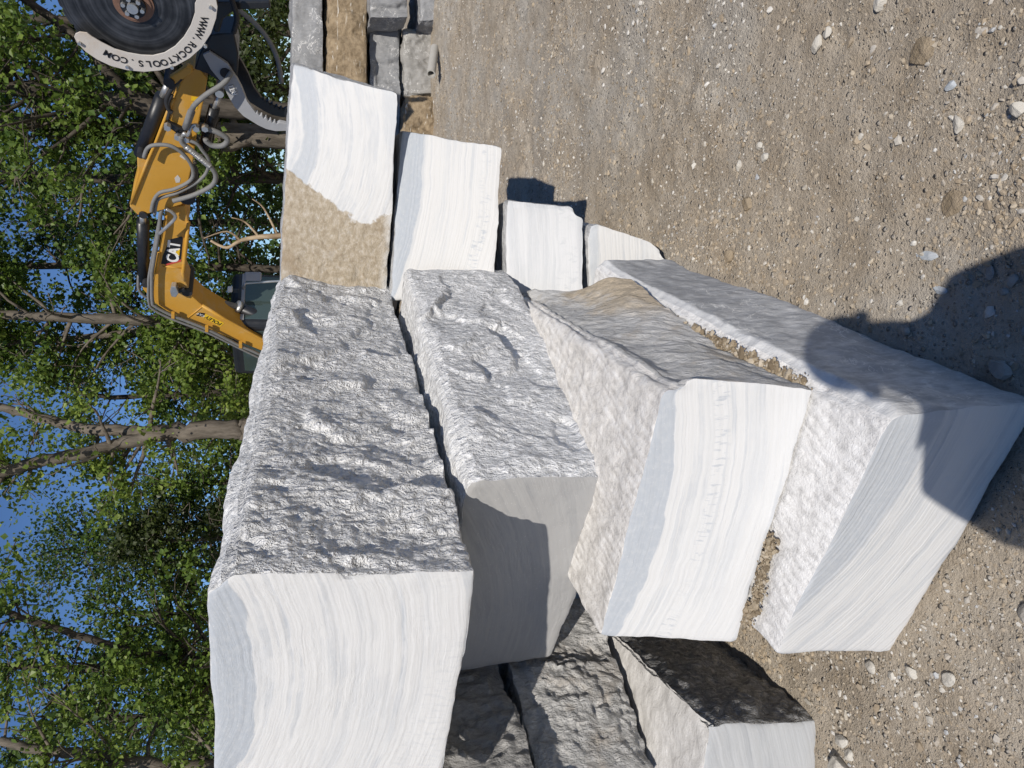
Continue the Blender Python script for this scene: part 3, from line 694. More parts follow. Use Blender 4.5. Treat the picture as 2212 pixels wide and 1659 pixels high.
# soil caught in the joints of the near stack
def soil_line(label, pts, n, r0, spread, seed):
    rr = np.random.default_rng(seed); P = [Vector(p) for p in catmull(pts, 8)]
    idx = rr.integers(0, len(P), n); c = np.array([P[i][:] for i in idx])+rr.normal(size=(n, 3))*np.array([spread, spread, spread*.25])
    s = r0*np.exp(rr.normal(0, .5, n)); V, F = scatter(c[:, 0], c[:, 1], c[:, 2], s, .7)
    return tag(obj_np('loose_soil', V, F, [STONE_MATS['soil']], smooth=False), label, 'soil', kind='stuff')
STONE_MATS['soil'] = m_gravel('loose_soil_grain', [(0, (.13, .10, .065)), (.4, (.26, .205, .14)), (.8, (.38, .32, .23)), (1, (.50, .44, .36))], .5)
soil_line('brown soil and clods caught between the third and the lowest block', [at_z(1400, 675, .40), at_z(1480, 712, .40), at_z(1560, 745, .40), at_z(1650, 795, .395), at_z(1735, 832, .39)], 1100, .0048, .011, 5)
soil_line('crumbs of dirt in the joint under the white third block', [at_z(1668, 1165, .395), at_z(1650, 1225, .395), at_z(1635, 1290, .395), at_z(1615, 1340, .395)], 900, .0036, .011, 6)

# broken pipe at the foot of the far wall
mt_pipe = m_plain('dusty_concrete', (.42, .40, .36), .85, var=.1)
def pipe_at():
    a, b = at_y(946, 104, 8.75), at_y(931, 160, 8.45); a.z = max(a.z, .02)
    bm = bm_tube([a, b], [.05, .052], 20, False)
    inner = bm_tube([a, b], [.036, .038], 20, False)
    me = bpy.data.meshes.new('t'); inner.to_mesh(me); inner.free(); bm.from_mesh(me); bpy.data.meshes.remove(me)
    bm.verts.ensure_lookup_table(); n = 20
    for e in (0, 1):
        for k in range(n):
            bm.faces.new((bm.verts[e*n+k], bm.verts[e*n+(k+1) % n], bm.verts[2*n+e*n+(k+1) % n], bm.verts[2*n+e*n+k]))
    o = obj_bm('broken_pipe', bm, mt_pipe, smooth=False)
    return tag(o, 'short broken grey pipe with a dark open end at the foot of the far wall', 'pipe')
pipe_at()

# ---------------------------------------------------------------- excavator with rock saw
mt_yel = m_plain('machine_yellow_paint', (.56, .30, .042), .42, var=.06, scale=3.0, dirt=(.40, .28, .14), dirt_amt=.45)
def m_paint():
    k = N('weathered_yellow_paint'); c = k.coord(); n1 = k.noise(c, 2.2, 7, .7); n2 = k.noise(c, 9, 6, .7)
    col = k.mix(n1, (.47, .245, .032), (.60, .325, .05)); col = k.mix(k.rng(n1, .50, .70, 0, .5), col, (.45, .34, .20))
    scr = k.noise(k.mapping(c, (3, 3, 70), (.5, .2, .3)), 1.0, 4, .6); col = k.mix(k.rng(scr, .66, .72, 0, .35), col, (.58, .50, .38))
    col = k.mix(k.rng(n2, .66, .76, 0, .7), col, (.14, .09, .05))
    return k.done(col, k.rng(n1, .3, .7, .35, .6), k.bump(n2, .06, .006), 0.0, .4)
mt_yel = m_paint()
mt_blk = m_plain('black_paint', (.018, .019, .022), .35, var=.15)
mt_rubber = m_plain('hose_rubber', (.20, .20, .195), .7, var=.2, scale=20)
mt_dkrub = m_plain('black_rubber', (.03, .03, .032), .6, var=.2)
mt_steel = m_plain('bare_steel', (.50, .50, .49), .35, .7, var=.1)
mt_guard = m_plain('worn_white_guard', (.56, .53, .49), .6, var=.05, scale=2.5, dirt=(.40, .26, .13), dirt_amt=.55)
mt_thumb = m_plain('thumb_grey_paint', (.36, .365, .375), .5, var=.08, dirt=(.25, .22, .18), dirt_amt=.3)
mt_hub = m_plain('rusty_hub', (.26, .15, .105), .6, .3, var=.3, scale=30)
mt_white = m_plain('white_lettering', (.78, .78, .76), .6, var=.03)
mt_red = m_plain('red_stripe', (.55, .07, .05), .5, var=.05)
mt_decal = m_plain('yellow_decal', (.75, .48, .02), .5, var=.03)
mt_dbl = m_plain('decal_black', (.012, .012, .014), .5, var=.1)
def m_blade():
    k = N('saw_blade_steel'); c = k.coord(); x = k.n('SeparateXYZ', {0: c})
    r = k.math('SQRT', k.math('ADD', k.math('MULTIPLY', x.outputs[0], x.outputs[0]), k.math('MULTIPLY', x.outputs[1], x.outputs[1])))
    n = k.noise(k.n('CombineXYZ', {0: k.math('MULTIPLY', r, 26.0), 1: 0.0, 2: 0.0}), 1.0, 4, .6)
    n2 = k.noise(c, 5.0, 5); col = k.mix(k.rng(k.math('ADD', k.math('MULTIPLY', n, .6), k.math('MULTIPLY', n2, .4)), .4, .65), (.030, .032, .036), (.11, .114, .122))
    return k.done(col, .42, None, .55, .4)
mt_blade = m_blade()
def m_glass():
    k = N('cab_glass'); return k.done((.045, .065, .06), .06, None, 0.0, .6)
mt_glass = m_glass()

PX, PY = 2.1, 9.0                                    # a point of the arm's plane
AW = Vector((.567, -.824, 0)); AN = Vector((-.824, -.567, 0))   # along the arm (towards us), and out of its lit side
def arm(x, y, off=0.0):
    """photo measurement on the arm's side plane, moved off metres towards the lit side"""
    r = ray(x, y); o = Vector((PX, PY, 0))+AN*off; c = Vector((0, 0, HC)); t = (o-c).dot(AN)/r.dot(AN)
    return c+r*t
exc = empty('excavator', (.3, 11.6, 0)); tag(exc, 'yellow excavator with a big round rock saw on its arm, behind the stone stacks', 'excavator')
def part(name, bm, mat, parent=None, **kw):
    par = exc if parent is None else parent
    o = obj_bm(name, bm, mat, par, **kw); o.matrix_parent_inverse = par.matrix_world.inverted() if par.matrix_world != Matrix() else Matrix.Translation(-par.location)
    return o
def plate(name, pts, width, mat, off=0.0, bevel=.012, parent=None):
    P = [arm(x, y, off) for x, y in pts]
    return part(name, bm_prism(P, -AN*width), mat, parent, bevel=bevel)
def rod(name, p, mat, r, off=0.0, n=16, parent=None, smooth=True):
    pts = [arm(x, y, off) for x, y in p]
    return part(name, bm_tube(pts, r, n), mat, parent, smooth=smooth)
def hose(p, r, mat, off, offs=None, name='hose'):
    o = offs or [off]*len(p)
    pts = catmull([arm(x, y, f) for (x, y), f in zip(p, o)], 6)
    return part(name, bm_tube(pts, r, 8), mat, smooth=True)
BW = .34
boom_pts = [(372, 447), (400, 444), (407, 480), (402, 531), (395, 590), (400, 606), (415, 640), (437, 660), (486, 689), (565, 732), (700, 805), (700, 850), (563, 757), (519, 740), (447, 709), (360, 672), (334, 655), (328, 625), (336, 590), (344, 545), (354, 479), (360, 455)]
boom = plate('boom', boom_pts, BW, mt_yel)
for ln in ([(407, 480), (402, 531), (395, 590), (400, 606)], [(344, 545), (336, 590)], [(437, 660), (486, 689), (565, 732), (700, 805)]):
    part('boom_flange', bm_tube([arm(x, y, .012) for x, y in ln], .022, 8), mt_yel, boom, smooth=True)
for a, b in (((352, 575), (396, 580)), ((406, 687), (437, 662))):
    part('weld_seam', bm_tube([arm(*a, .003), arm(*b, .003)], .008, 6), mt_yel, boom, smooth=True)
stick_pts = [(280, 447), (283, 428), (297, 372), (296, 342), (308, 334), (320, 345), (335, 312), (362, 242), (376, 213), (392, 172), (416, 149), (432, 150), (448, 171), (441, 213), (432, 254), (421, 316), (418, 346), (408, 390), (402, 420), (394, 442), (360, 452), (320, 462), (298, 465)]
stick = plate('stick', stick_pts, BW*.86, mt_yel, off=.10)
part('stick_flange', bm_tube([arm(x, y, .112) for x, y in [(283, 440), (320, 345), (335, 312), (362, 242), (376, 213)]], .016, 8), mt_yel, stick, smooth=True)
def pin(x, y, off, r, wd, parent=None, mat=mt_dkrub, name='pivot_pin'):
    c = arm(x, y, off); return part(name, bm_tube([c, c-AN*wd], r, 18), mat, parent)
pin(309, 466, .125, .045, .42, stick); pin(404, 430, .13, .085, .5, stick); pin(304, 336, .13, .04, .4, stick); pin(404, 633, .03, .065, .42, boom); pin(314, 617, .03, .04, .42, boom)
plate('cylinder_lug', [(306, 610), (313, 606), (325, 612), (332, 640), (322, 640), (309, 626)], .05, mt_yel, off=-.05, parent=boom)
part('cylinder_rod', bm_tube([arm(308, 464, -.10), arm(309, 482, -.10)], .035, 14), mt_steel, smooth=True)
rod('stick_cylinder', [(309, 478), (311, 604)], mt_blk, .070, -.12)
rod('cylinder_rod', [(404, 633), (516, 664)], mt_rubber, .045, -.30)
rod('boom_cylinder', [(514, 663), (700, 745)], mt_blk, .078, -.30)
rod('cylinder_collar', [(511, 661), (518, 664.5)], mt_steel, .088, -.30)
rod('bucket_cylinder', [(304, 334), (352, 208)], mt_blk, .072, -.02)
rod('cylinder_rod', [(352, 208), (364, 181)], mt_steel, .035, -.02)
plate('tilt_link', [(358, 172), (366, 168), (404, 143), (416, 148), (416, 158), (376, 186), (366, 190), (358, 184)], .06, mt_yel, off=.16)
pin(365, 180, .18, .05, .3); 
# saw head
mount = plate('saw_mount', [(430, 118), (455, 75), (506, 72), (515, 116), (513, 168), (480, 180), (448, 160), (420, 150)], .30, mt_blk, off=.10)
plate('side_bracket', [(462, 4), (583, 3), (585, 19), (508, 22), (482, 42), (474, 70), (462, 70)], .05, mt_blk, off=.12)
BO = .36                                             # the blade stands clear of the arm on its lit side
bc = arm(289, 6, BO); ex_ = AW; ey_ = Vector((0, 0, 1))
def on_blade(x, y, off=BO):
    d = arm(x, y, off)-bc; return d.dot(ex_), d.dot(ey_)
BR = 0.5*(abs(on_blade(127, 6)[1])+abs(on_blade(450, 6)[1]))
def blade_pt(a, r, off=0.0): return bc+ex_*(r*math.cos(a))+ey_*(r*math.sin(a))+AN*off
bm = bmesh.new(); nb = 168; ring = []
for sgn in (0.004, -0.004):
    rg = []
    for k in range(nb):
        rr = BR if (k % 7) < 6 else BR*.972
        rg.append(bm.verts.new(blade_pt(2*math.pi*k/nb, rr, sgn)-bc))
    ring.append(rg); bm.faces.new(rg)
for k in range(nb): bm.faces.new((ring[0][k], ring[0][(k+1) % nb], ring[1][(k+1) % nb], ring[1][k]))
bm.transform(Matrix((ex_, ey_, AN)).to_4x4())        # blade's own axes so its shader can work in radius
blade = obj_bm('saw_blade', bm, mt_blade, exc)
M = Matrix((ex_, ey_, AN)).transposed().to_4x4(); M.translation = bc
blade.matrix_parent_inverse = Matrix.Translation(-exc.location); blade.matrix_basis = M
def bdisc(name, r0, th, mat, seg=40, off=0.0, a0=None, cr=None):
    c = bc if a0 is None else blade_pt(a0, cr)
    return part(name, bm_tube([c+AN*off, c+AN*(off+th)], r0, seg), mat, blade_root)
blade_root = exc
hub = bdisc('saw_hub', BR*.27, .018, mt_hub, 48, .004)
bdisc('hub_collar', BR*.235, .012, mt_hub, 40, .022); bdisc('hub_ring', BR*.17, .03, mt_blk, 36, .034); bdisc('hub_cap', BR*.075, .05, mt_steel, 28, .05)
for k in range(6): bdisc('hub_bolt', BR*.032, .03, mt_steel, 6, .06, a0=k*math.pi/3+.3, cr=BR*.125)
# guard: crescent along the lower left of the blade, its outline in the blade's plane
def arc_pts(cx, cy, r, a0, a1, n):
    return [(cx+r*math.cos(math.radians(a0+(a1-a0)*k/n)), cy+r*math.sin(math.radians(a0+(a1-a0)*k/n))) for k in range(n+1)]
outer = [(160, 80)]+[(cx, cy) for cx, cy in [(166, 92), (185, 112), (210, 129), (240, 143), (275, 152), (312, 155.5), (345, 152.5), (380, 142.5), (410, 126), (436, 103), (456, 72), (467, 40), (470, 15), (466, -4), (455, -14)]]
inner = [(440, -14), (428, -6), (421, 8), (421, 28), (412, 55), (397, 80), (378, 100), (355, 114), (330, 120), (305, 119), (276, 114), (248, 106), (220, 92), (200, 80), (188, 71), (172, 69), (163, 73)]
gpts = [arm(x, y, BO+.09) for x, y in outer+inner]
guard = part('blade_guard', bm_prism(gpts, -AN*.012), mt_guard, bevel=.003)
part('guard_box', bm_prism([arm(x, y, BO+.075) for x, y in outer]+[arm(x, y, BO+.075) for x, y in [(440, -6), (448, 30), (420, 80), (370, 120), (300, 132), (230, 116), (180, 86)]], -AN*.15), mt_blk)
for x, y in ((172, 92), (275, 143), (372, 144), (444, 98), (455, 14)):
    c = arm(x, y, BO+.09); part('guard_bolt', bm_tube([c, c+AN*.022], .016, 6), mt_steel, guard)
def glyph(ch, size, mat, center, xdir, ydir, parent, depth=.003, name='letter', bold=0.0):
    cu = bpy.data.curves.new('glyph', 'FONT'); cu.body = ch; cu.size = size; cu.extrude = depth; cu.offset = bold; cu.align_x = 'CENTER'; cu.align_y = 'CENTER'
    to = bpy.data.objects.new('glyph', cu); COL.objects.link(to)
    dg = bpy.context.evaluated_depsgraph_get(); me = bpy.data.meshes.new_from_object(to.evaluated_get(dg), depsgraph=dg)
    bpy.data.objects.remove(to); bpy.data.curves.remove(cu)
    me.materials.clear(); me.materials.append(mat); me.name = name
    z = xdir.cross(ydir).normalized(); m = Matrix((xdir, ydir, z)).transposed().to_4x4(); m.translation = center
    o = bpy.data.objects.new(name, me); link(o, parent); o.matrix_parent_inverse = parent_inv(parent); o.matrix_basis = m
    return o
def parent_inv(par):
    return Matrix.Translation(-par.location)
# lettering WWW.ROCKTOOLS.COM runs clockwise round the guard, heads outward
txt = 'WWW.ROCKTOOLS.COM'
path = catmull([arm(x, y, BO+.0935) for x, y in [(441, 38), (432, 66), (418, 92), (394, 116), (362, 132), (330, 137.5), (296, 135.5), (262, 128), (240, 120), (224, 111)]], 16)
cum = [0.0]
for a, b in zip(path[:-1], path[1:]): cum.append(cum[-1]+(b-a).length)
gc = arm(300, -25, BO+.0935)
for k, ch in enumerate(txt):
    d = cum[-1]*(k+.5)/len(txt); i = max(1, next(q for q in range(len(cum)) if cum[q] >= d)); t = (d-cum[i-1])/(cum[i]-cum[i-1])
    p = path[i-1].lerp(path[i], t); tx = (path[min(i+1, len(path)-1)]-path[i-1]).normalized(); ty = AN.cross(tx)
    if ty.dot(p-gc) < 0: ty = -ty
    if tx.cross(ty).dot(AN) < 0: tx = -tx
    glyph(ch, .082, mt_dbl, p, tx, ty, guard, .0015, bold=.0012)
# thumb: two toothed arms
th_l = [(438, 119), (452, 112), (492, 138), (511, 168), (523, 191), (534, 219), (553, 245), (556, 243), (560, 250), (566, 248), (569, 257), (575, 253), (579, 262), (585, 258), (588, 266), (594, 262), (597, 268), (604, 264), (617, 267), (655, 276), (655, 296), (617, 283), (595, 283.5), (575, 279), (557, 270.5), (525.6, 251), (506.5, 231), (491.5, 205), (478, 178), (455, 150)]
thumb = plate('thumb', th_l, .045, mt_thumb, off=.13, bevel=.004)
plate('thumb', [(x+14, y-30) for x, y in th_l], .045, mt_blk, off=-.14, bevel=.004)
pin(487, 159, .145, .05, .34); pin(474, 204, .16, .04, .36, mat=mt_steel)
plate('name_plate', [(494, 189), (503, 183), (513, 201), (504, 207)], .006, mt_thumb, off=.137, bevel=.001, parent=thumb)
ca = arm(503.5, 195, .1395); xa = (arm(511, 190.5, .1395)-arm(497, 199.5, .1395)).normalized(); xa = -(arm(508, 204, .1395)-arm(498.5, 186, .1395)).normalized(); ya = AN.cross(xa)
glyph('RTI', .075, mt_white, ca, xa, ya, thumb, .003)
rod('thumb_cylinder', [(474, 204), (463, 235)], mt_steel, .03, .02); rod('thumb_cylinder', [(463, 232), (440, 320)], mt_blk, .055, .02)
# hoses and tubes
hose([(500, 156), (483, 180), (445, 205), (422, 225), (414, 239), (406, 262), (400, 277)], .026, mt_rubber, .3, [.16, .24, .30, .30, .26, .22, .17])
rod('hose_sleeve', [(414, 240), (401, 276)], mt_rubber, .036, .2)
hose([(441, 277), (468, 285), (491, 300), (482, 314), (460, 314.6), (447, 306), (444, 300)], .028, mt_rubber, .15)
hose([(392, 296), (392, 304), (401, 316), (450, 356), (466, 380), (456, 402), (416, 422), (374, 434)], .026, mt_rubber, .2)
for k in range(34):
    t = k/33; p0 = arm(402+50*t, 317+41*t, .2); d = (arm(452, 358, .2)-arm(402, 317, .2)).normalized()
    part('spring_coil', bm_tube([p0-d*.006, p0+d*.006], .033, 10), mt_steel, smooth=True)
hose([(311, 340), (319, 320), (338, 313), (371, 316), (401, 338), (417, 368), (411, 390), (378, 408), (346, 416), (332, 434), (327, 457)], .020, mt_rubber, .2)
hose([(393, 300), (423, 309), (438, 326), (451, 347), (445, 374), (423, 395), (384, 416), (346, 428), (338, 440), (334, 463)], .018, mt_rubber, .18)
hose([(353, 434), (350, 450), (346, 469), (343, 501), (330, 578), (328, 598), (329, 651), (336, 662), (374, 682), (447, 711), (519, 747), (558, 764), (640, 806)], .022, mt_rubber, .07, name='hydraulic_tube')
hose([(346, 470), (338, 510), (325, 580), (321, 610), (322, 655), (334, 670), (374, 690), (447, 718), (519, 753), (640, 812)], .018, mt_rubber, .02, name='hydraulic_tube')
hose([(359, 452), (370, 457), (379, 468), (371, 480), (343, 506)], .020, mt_steel, .14, name='hydraulic_tube')
hose([(300, 595), (299, 621), (309, 637), (324, 646)], .020, mt_rubber, -.1)
hose([(372, 243), (364, 236), (360, 215), (372, 190), (392, 168)], .022, mt_dkrub, .14)
hose([(608, 178), (600, 130), (582, 90), (555, 55), (520, 25), (500, 6)], .024, mt_rubber, -.2)
hose([(505, 70), (512, 40), (506, 15), (498, -10)], .024, mt_dkrub, .2)
for x, y in ((362, 274), (384, 295), (402, 300), (424, 276), (443, 276)):
    c = arm(x, y, .17); part('hose_fitting', bm_tube([c-AN*.03, c+AN*.03], .034, 6), mt_steel)
plate('fitting_block', [(362, 264), (368, 266), (402, 282), (404, 296), (392, 296), (362, 275)], .06, mt_blk, off=.14)
hose([(362, 258), (366, 240), (364, 222), (372, 205)], .016, mt_dkrub, .14)
hose([(392, 300), (398, 288), (406, 292), (414, 272), (424, 270)], .018, mt_steel, .18, name='hydraulic_tube')
for x, y in ((374, 680), (447, 709), (520, 744)): plate('tube_clamp', [(x-4, y-3), (x+3, y-2), (x+3, y+9), (x-4, y+8)], .04, mt_yel, off=.10, bevel=.003)
# decals on the boom
dec = plate('maker_decal', [(369, 517), (393, 511), (395, 514), (391, 560), (358, 571), (348, 570), (352, 552), (362, 528)], .004, mt_dbl, off=.0035, bevel=0, parent=boom)
plate('red_stripe', [(391, 561), (391, 565), (358, 574), (357, 571)], .004, mt_red, off=.0045, bevel=0, parent=boom)
xa = (arm(377, 530, .005)-arm(374, 558, .005)).normalized(); ya = -xa.cross(AN)
if ya.z < 0: ya = -ya
glyph('CAT', .185, mt_white, arm(375.5, 544, .0055), xa, ya, dec, .002, bold=.006)
plate('decal_triangle', [(389, 538), (379, 545), (387, 553)], .003, mt_decal, off=.0095, bevel=0, parent=boom)
plate('small_decal', [(429, 675), (443, 677), (439, 685), (424, 682)], .003, mt_dbl, off=.0035, bevel=0, parent=boom)
plate('dealer_decal', [(444, 678), (484, 698), (476, 705.5), (439, 686)], .003, mt_decal, off=.0035, bevel=0, parent=boom)
xd = (arm(440, 680, .005)-arm(484, 702, .005)).normalized(); yd = AN.cross(xd)
glyph('FOLEY', .085, mt_dbl, arm(461, 692.5, .005), xd, yd, boom, .001, bold=.002)
glyph('CAT', .055, mt_white, arm(434, 680, .005), xd, yd, boom, .001)
plate('warning_decal', [(414, 208), (428, 211), (427, 219), (413, 217)], .003, mt_decal, off=.1035, bevel=0, parent=stick)
plate('warning_decal', [(414, 222), (428, 224), (426, 236), (418, 234)], .003, mt_decal, off=.1035, bevel=0, parent=stick)
plate('paint_chip', [(377, 385), (384, 378), (390, 386), (388, 394), (380, 395)], .002, mt_guard, off=.103, bevel=0, parent=stick)
plate('paint_chip', [(392, 332), (402, 342), (400, 346), (388, 338)], .002, mt_guard, off=.103, bevel=0, parent=stick)
# work lamp on the boom
plate('work_lamp', [(370, 620), (380, 620), (386, 634), (380, 643), (370, 641), (367, 631)], .09, mt_steel, off=.12, bevel=.01)
plate('lamp_bracket', [(384, 628), (398, 624), (400, 630), (386, 634)], .04, mt_blk, off=.08, bevel=.004)
# cab, house and tracks
Lw = Vector((.824, .567, 0)); Fw = AW                # machine left and forward
def mbox(name, c, sx, sy, sz, mat, parent=None, bevel=.04, z0=None, seg=3):
    """c: centre; sx along forward, sy along machine left, sz height"""
    bm = bmesh.new(); bmesh.ops.create_cube(bm, size=1.0)
    M = Matrix((Fw*sx, Lw*sy, Vector((0, 0, sz)))).transposed().to_4x4(); M.translation = c; bm.transform(M)
    return part(name, bm, mat, parent, bevel=bevel, seg=seg)
cc = at_y(560, 702, 11.75); cabc = Vector((cc.x, cc.y, 0))
roof = at_y(500, 702, 11.4).z
cab = mbox('cab', cabc+Vector((0, 0, (roof+.95)/2)), 1.25, 1.0, roof-.95, mt_blk, bevel=.10, seg=4)
hh = roof-.95
mbox('cab_window', cabc+Fw*.615+Vector((0, 0, roof-.62)), .03, .80, .90, mt_glass, cab, .01)
mbox('cab_window', cabc-Lw*.488+Vector((0, 0, roof-.52)), .98, .03, .74, mt_glass, cab, .012)
mbox('cab_window', cabc+Lw*.488+Vector((0, 0, roof-.52)), .98, .03, .74, mt_glass, cab, .012)
mbox('window_rail', cabc+Fw*.635+Vector((0, 0, roof-.17)), .03, .86, .05, mt_thumb, cab, .008)
fr = cabc+Fw*.72+Lw*.42
part('grab_rail', bm_tube(catmull([at_y(525, 624, 11.15), at_y(528, 615, 11.1), at_y(536, 612, 11.1), at_y(590, 608, 11.1), at_y(640, 606, 11.1)], 4), .018, 8), mt_steel, smooth=True)
def ybox(name, x0, x1, y0, y1, Y, d, mat, bevel=.02):
    a = [at_y(x0, y1, Y), at_y(x0, y0, Y), at_y(x1, y0, Y), at_y(x1, y1, Y)]
    return part(name, bm_prism(a, Vector((.03, d, 0))), mat, bevel=bevel)
ybox('mirror', 528, 565, 590, 608, 11.05, .04, mt_thumb); ybox('cab_lamp', 491, 502, 621, 632, 11.1, .06, mt_white, .012); ybox('lamp_arm', 502, 516, 627, 633, 11.15, .04, mt_blk, .006)
hs = cabc-Fw*.9
mbox('house', Vector((hs.x, hs.y, 1.1))-Lw*.15, 2.2, 2.1, .9, mt_yel, bevel=.08); mbox('counterweight', Vector((hs.x, hs.y, 1.05))-Fw*1.15-Lw*.15, .5, 2.1, .95, mt_blk, bevel=.1)
mbox('turntable', Vector((hs.x, hs.y, .62))-Lw*.15, 1.2, 1.2, .16, mt_blk, bevel=.03); mbox('undercarriage', Vector((hs.x, hs.y, .42))-Lw*.15, 1.8, 1.4, .36, mt_yel, bevel=.05)
for sgn in (-1, 1):
    c = Vector((hs.x, hs.y, .38))-Lw*.15+Lw*sgn*.95; pts = []
    for k in range(28):
        a = 2*math.pi*k/28; pts.append(c+Fw*(math.copysign(1.15, math.cos(a))+.36*math.cos(a))+Vector((0, 0, .36*math.sin(a)))-Lw*.22)
    tr = part('track', bm_prism(pts, Lw*.44), mt_dkrub, bevel=0)
    for q in (-1, 1):
        cq = c+Fw*1.15*q-Lw*.235; part('track_wheel', bm_tube([cq, cq+Lw*.47], .26, 20), mt_yel, tr)

# ---------------------------------------------------------------- photographer, whose shadow falls on the lowest block
def person():
    root = empty('person', (-.02, -.22, 0))
    tag(root, 'person holding up a phone, known by the long shadow across the lowest block', 'person')
    # joints: name: (x, y, z, radius x, radius y)
    J = {'pelvis': (-.05, 0, .96, .17, .12), 'belly': (-.06, .01, 1.10, .21, .13), 'chest': (-.08, 0, 1.25, .26, .135), 'neck0': (-.03, .0, 1.40, .13, .085), 'neck': (0, .02, 1.49, .062, .06),
         'head0': (.005, .035, 1.575, .085, .09), 'head1': (.005, .03, 1.665, .092, .10), 'head2': (.005, .02, 1.745, .06, .07),
         'shL': (-.32, 0, 1.41, .10, .085), 'elL': (-.43, .05, 1.16, .08, .07), 'wrL': (-.08, .165, 1.36, .036, .034),
         'shR': (.17, 0, 1.315, .09, .08), 'elR': (.21, .06, 1.08, .072, .07), 'wrR': (.06, .165, 1.355, .036, .034),
         'hipL': (-.15, 0, .88, .10, .10), 'knL': (-.17, .03, .49, .065, .068), 'anL': (-.18, -.01, .10, .045, .048), 'toL': (-.20, .16, .045, .045, .032),
         'hipR': (.06, 0, .88, .10, .10), 'knR': (.09, .03, .49, .065, .068), 'anR': (.10, -.01, .10, .045, .048), 'toR': (.12, .16, .045, .045, .032),
         'palmL': (-.045, .185, 1.455, .034, .016), 'palmR': (.075, .185, 1.45, .034, .016)}
    E = [('pelvis', 'belly'), ('belly', 'chest'), ('chest', 'neck0'), ('neck0', 'neck'), ('neck', 'head0'), ('head0', 'head1'), ('head1', 'head2'),
         ('chest', 'shL'), ('shL', 'elL'), ('elL', 'wrL'), ('wrL', 'palmL'), ('chest', 'shR'), ('shR', 'elR'), ('elR', 'wrR'), ('wrR', 'palmR'),
         ('pelvis', 'hipL'), ('hipL', 'knL'), ('knL', 'anL'), ('anL', 'toL'), ('pelvis', 'hipR'), ('hipR', 'knR'), ('knR', 'anR'), ('anR', 'toR')]
    fing = []
    for sd, px in (('L', -1), ('R', 1)):
        bx, by, bz = J['palm'+sd][:3]
        for q, ln in enumerate((.9, 1.0, .95, .75)):
            a = f'f{sd}{q}a'; b = f'f{sd}{q}b'
            J[a] = (bx+.0*px, by+.015, bz+.045-q*.026, .0095, .0095); J[b] = (bx-px*.038*ln, by+.026, bz+.047-q*.026, .0085, .0085)
            E += [('palm'+sd, a), (a, b)]
        J[f't{sd}'] = (bx-px*.035, by-.006, bz+.045, .011, .011); E.append(('palm'+sd, f't{sd}'))
    nm = list(J); me = bpy.data.meshes.new('body'); me.from_pydata([J[k][:3] for k in nm], [(nm.index(a), nm.index(b)) for a, b in E], [])
    o = bpy.data.objects.new('body', me); link(o, root)
    md = o.modifiers.new('skin', 'SKIN'); md.use_smooth_shade = True
    if not me.skin_vertices: me.skin_vertices.new(name='')
    for i, k in enumerate(nm):
        me.skin_vertices[0].data[i].radius = J[k][3:]; me.skin_vertices[0].data[i].use_root = (k == 'pelvis')
    o.modifiers.new('sub', 'SUBSURF').levels = 2; o.modifiers['sub'].render_levels = 2
    k = N('clothes_and_skin'); c = k.coord(); z = k.n('SeparateXYZ', {0: c}); ax = k.math('ABSOLUTE', z.outputs[0])
    skin, shirt, jeans, shoe = (.42, .26, .18), (.10, .13, .17), (.05, .07, .12), (.06, .05, .045)
    col = k.mix(k.math('GREATER_THAN', z.outputs[2], .98), jeans, shirt); col = k.mix(k.math('LESS_THAN', z.outputs[2], .11), col, shoe)
    col = k.mix(k.math('GREATER_THAN', z.outputs[2], 1.46), col, skin); col = k.mix(k.math('GREATER_THAN', z.outputs[1], .150), col, skin)
    me.materials.append(k.done(col, .8))
    # hair, features
    bm = bmesh.new(); bmesh.ops.create_uvsphere(bm, u_segments=24, v_segments=16, radius=1.0)
    for v in bm.verts:
        p = v.co; v.co = Vector((p.x*.103+.005, p.y*.115+.018, p.z*.105+1.70)) if not (p.y > .35 and p.z < .35) else Vector((p.x*.103+.005, p.y*.05+.0, p.z*.105+1.70))
    obj_bm('hair', bm, m_plain('brown_hair', (.05, .03, .02), .6), root, smooth=True)
    bm = bmesh.new()
    for sx in (-1, 1):
        bmesh.ops.create_uvsphere(bm, u_segments=10, v_segments=8, radius=.012, matrix=Matrix.Translation((sx*.034+.005, .128, 1.65)))
        bmesh.ops.create_uvsphere(bm, u_segments=10, v_segments=8, radius=.022, matrix=Matrix.Translation((sx*.094+.005, .03, 1.63)))
    bmesh.ops.create_cone(bm, segments=10, radius1=.018, radius2=.006, depth=.05, matrix=Matrix.Translation((.005, .132, 1.615)))
    bmesh.ops.create_cube(bm, size=1, matrix=Matrix.Translation((.005, .122, 1.565))@Matrix.Diagonal((.045, .01, .010, 1)))
    obj_bm('face', bm, m_plain('skin_tone', (.40, .25, .18), .6), root, smooth=True)
    for ch in root.children: ch.matrix_parent_inverse = Matrix()
    # the phone in the hands, upright, lens just behind the picture's viewpoint
    bm = bmesh.new(); bmesh.ops.create_cube(bm, size=1.0, matrix=Matrix.Translation((.028, -.020, HC-.055))@Matrix.Diagonal((.075, .009, .150, 1)))
    ph = obj_bm('phone', bm, mt_dkrub, bevel=.004)
    tag(ph, 'slim dark phone held up by the person casting the shadow', 'phone')
person()

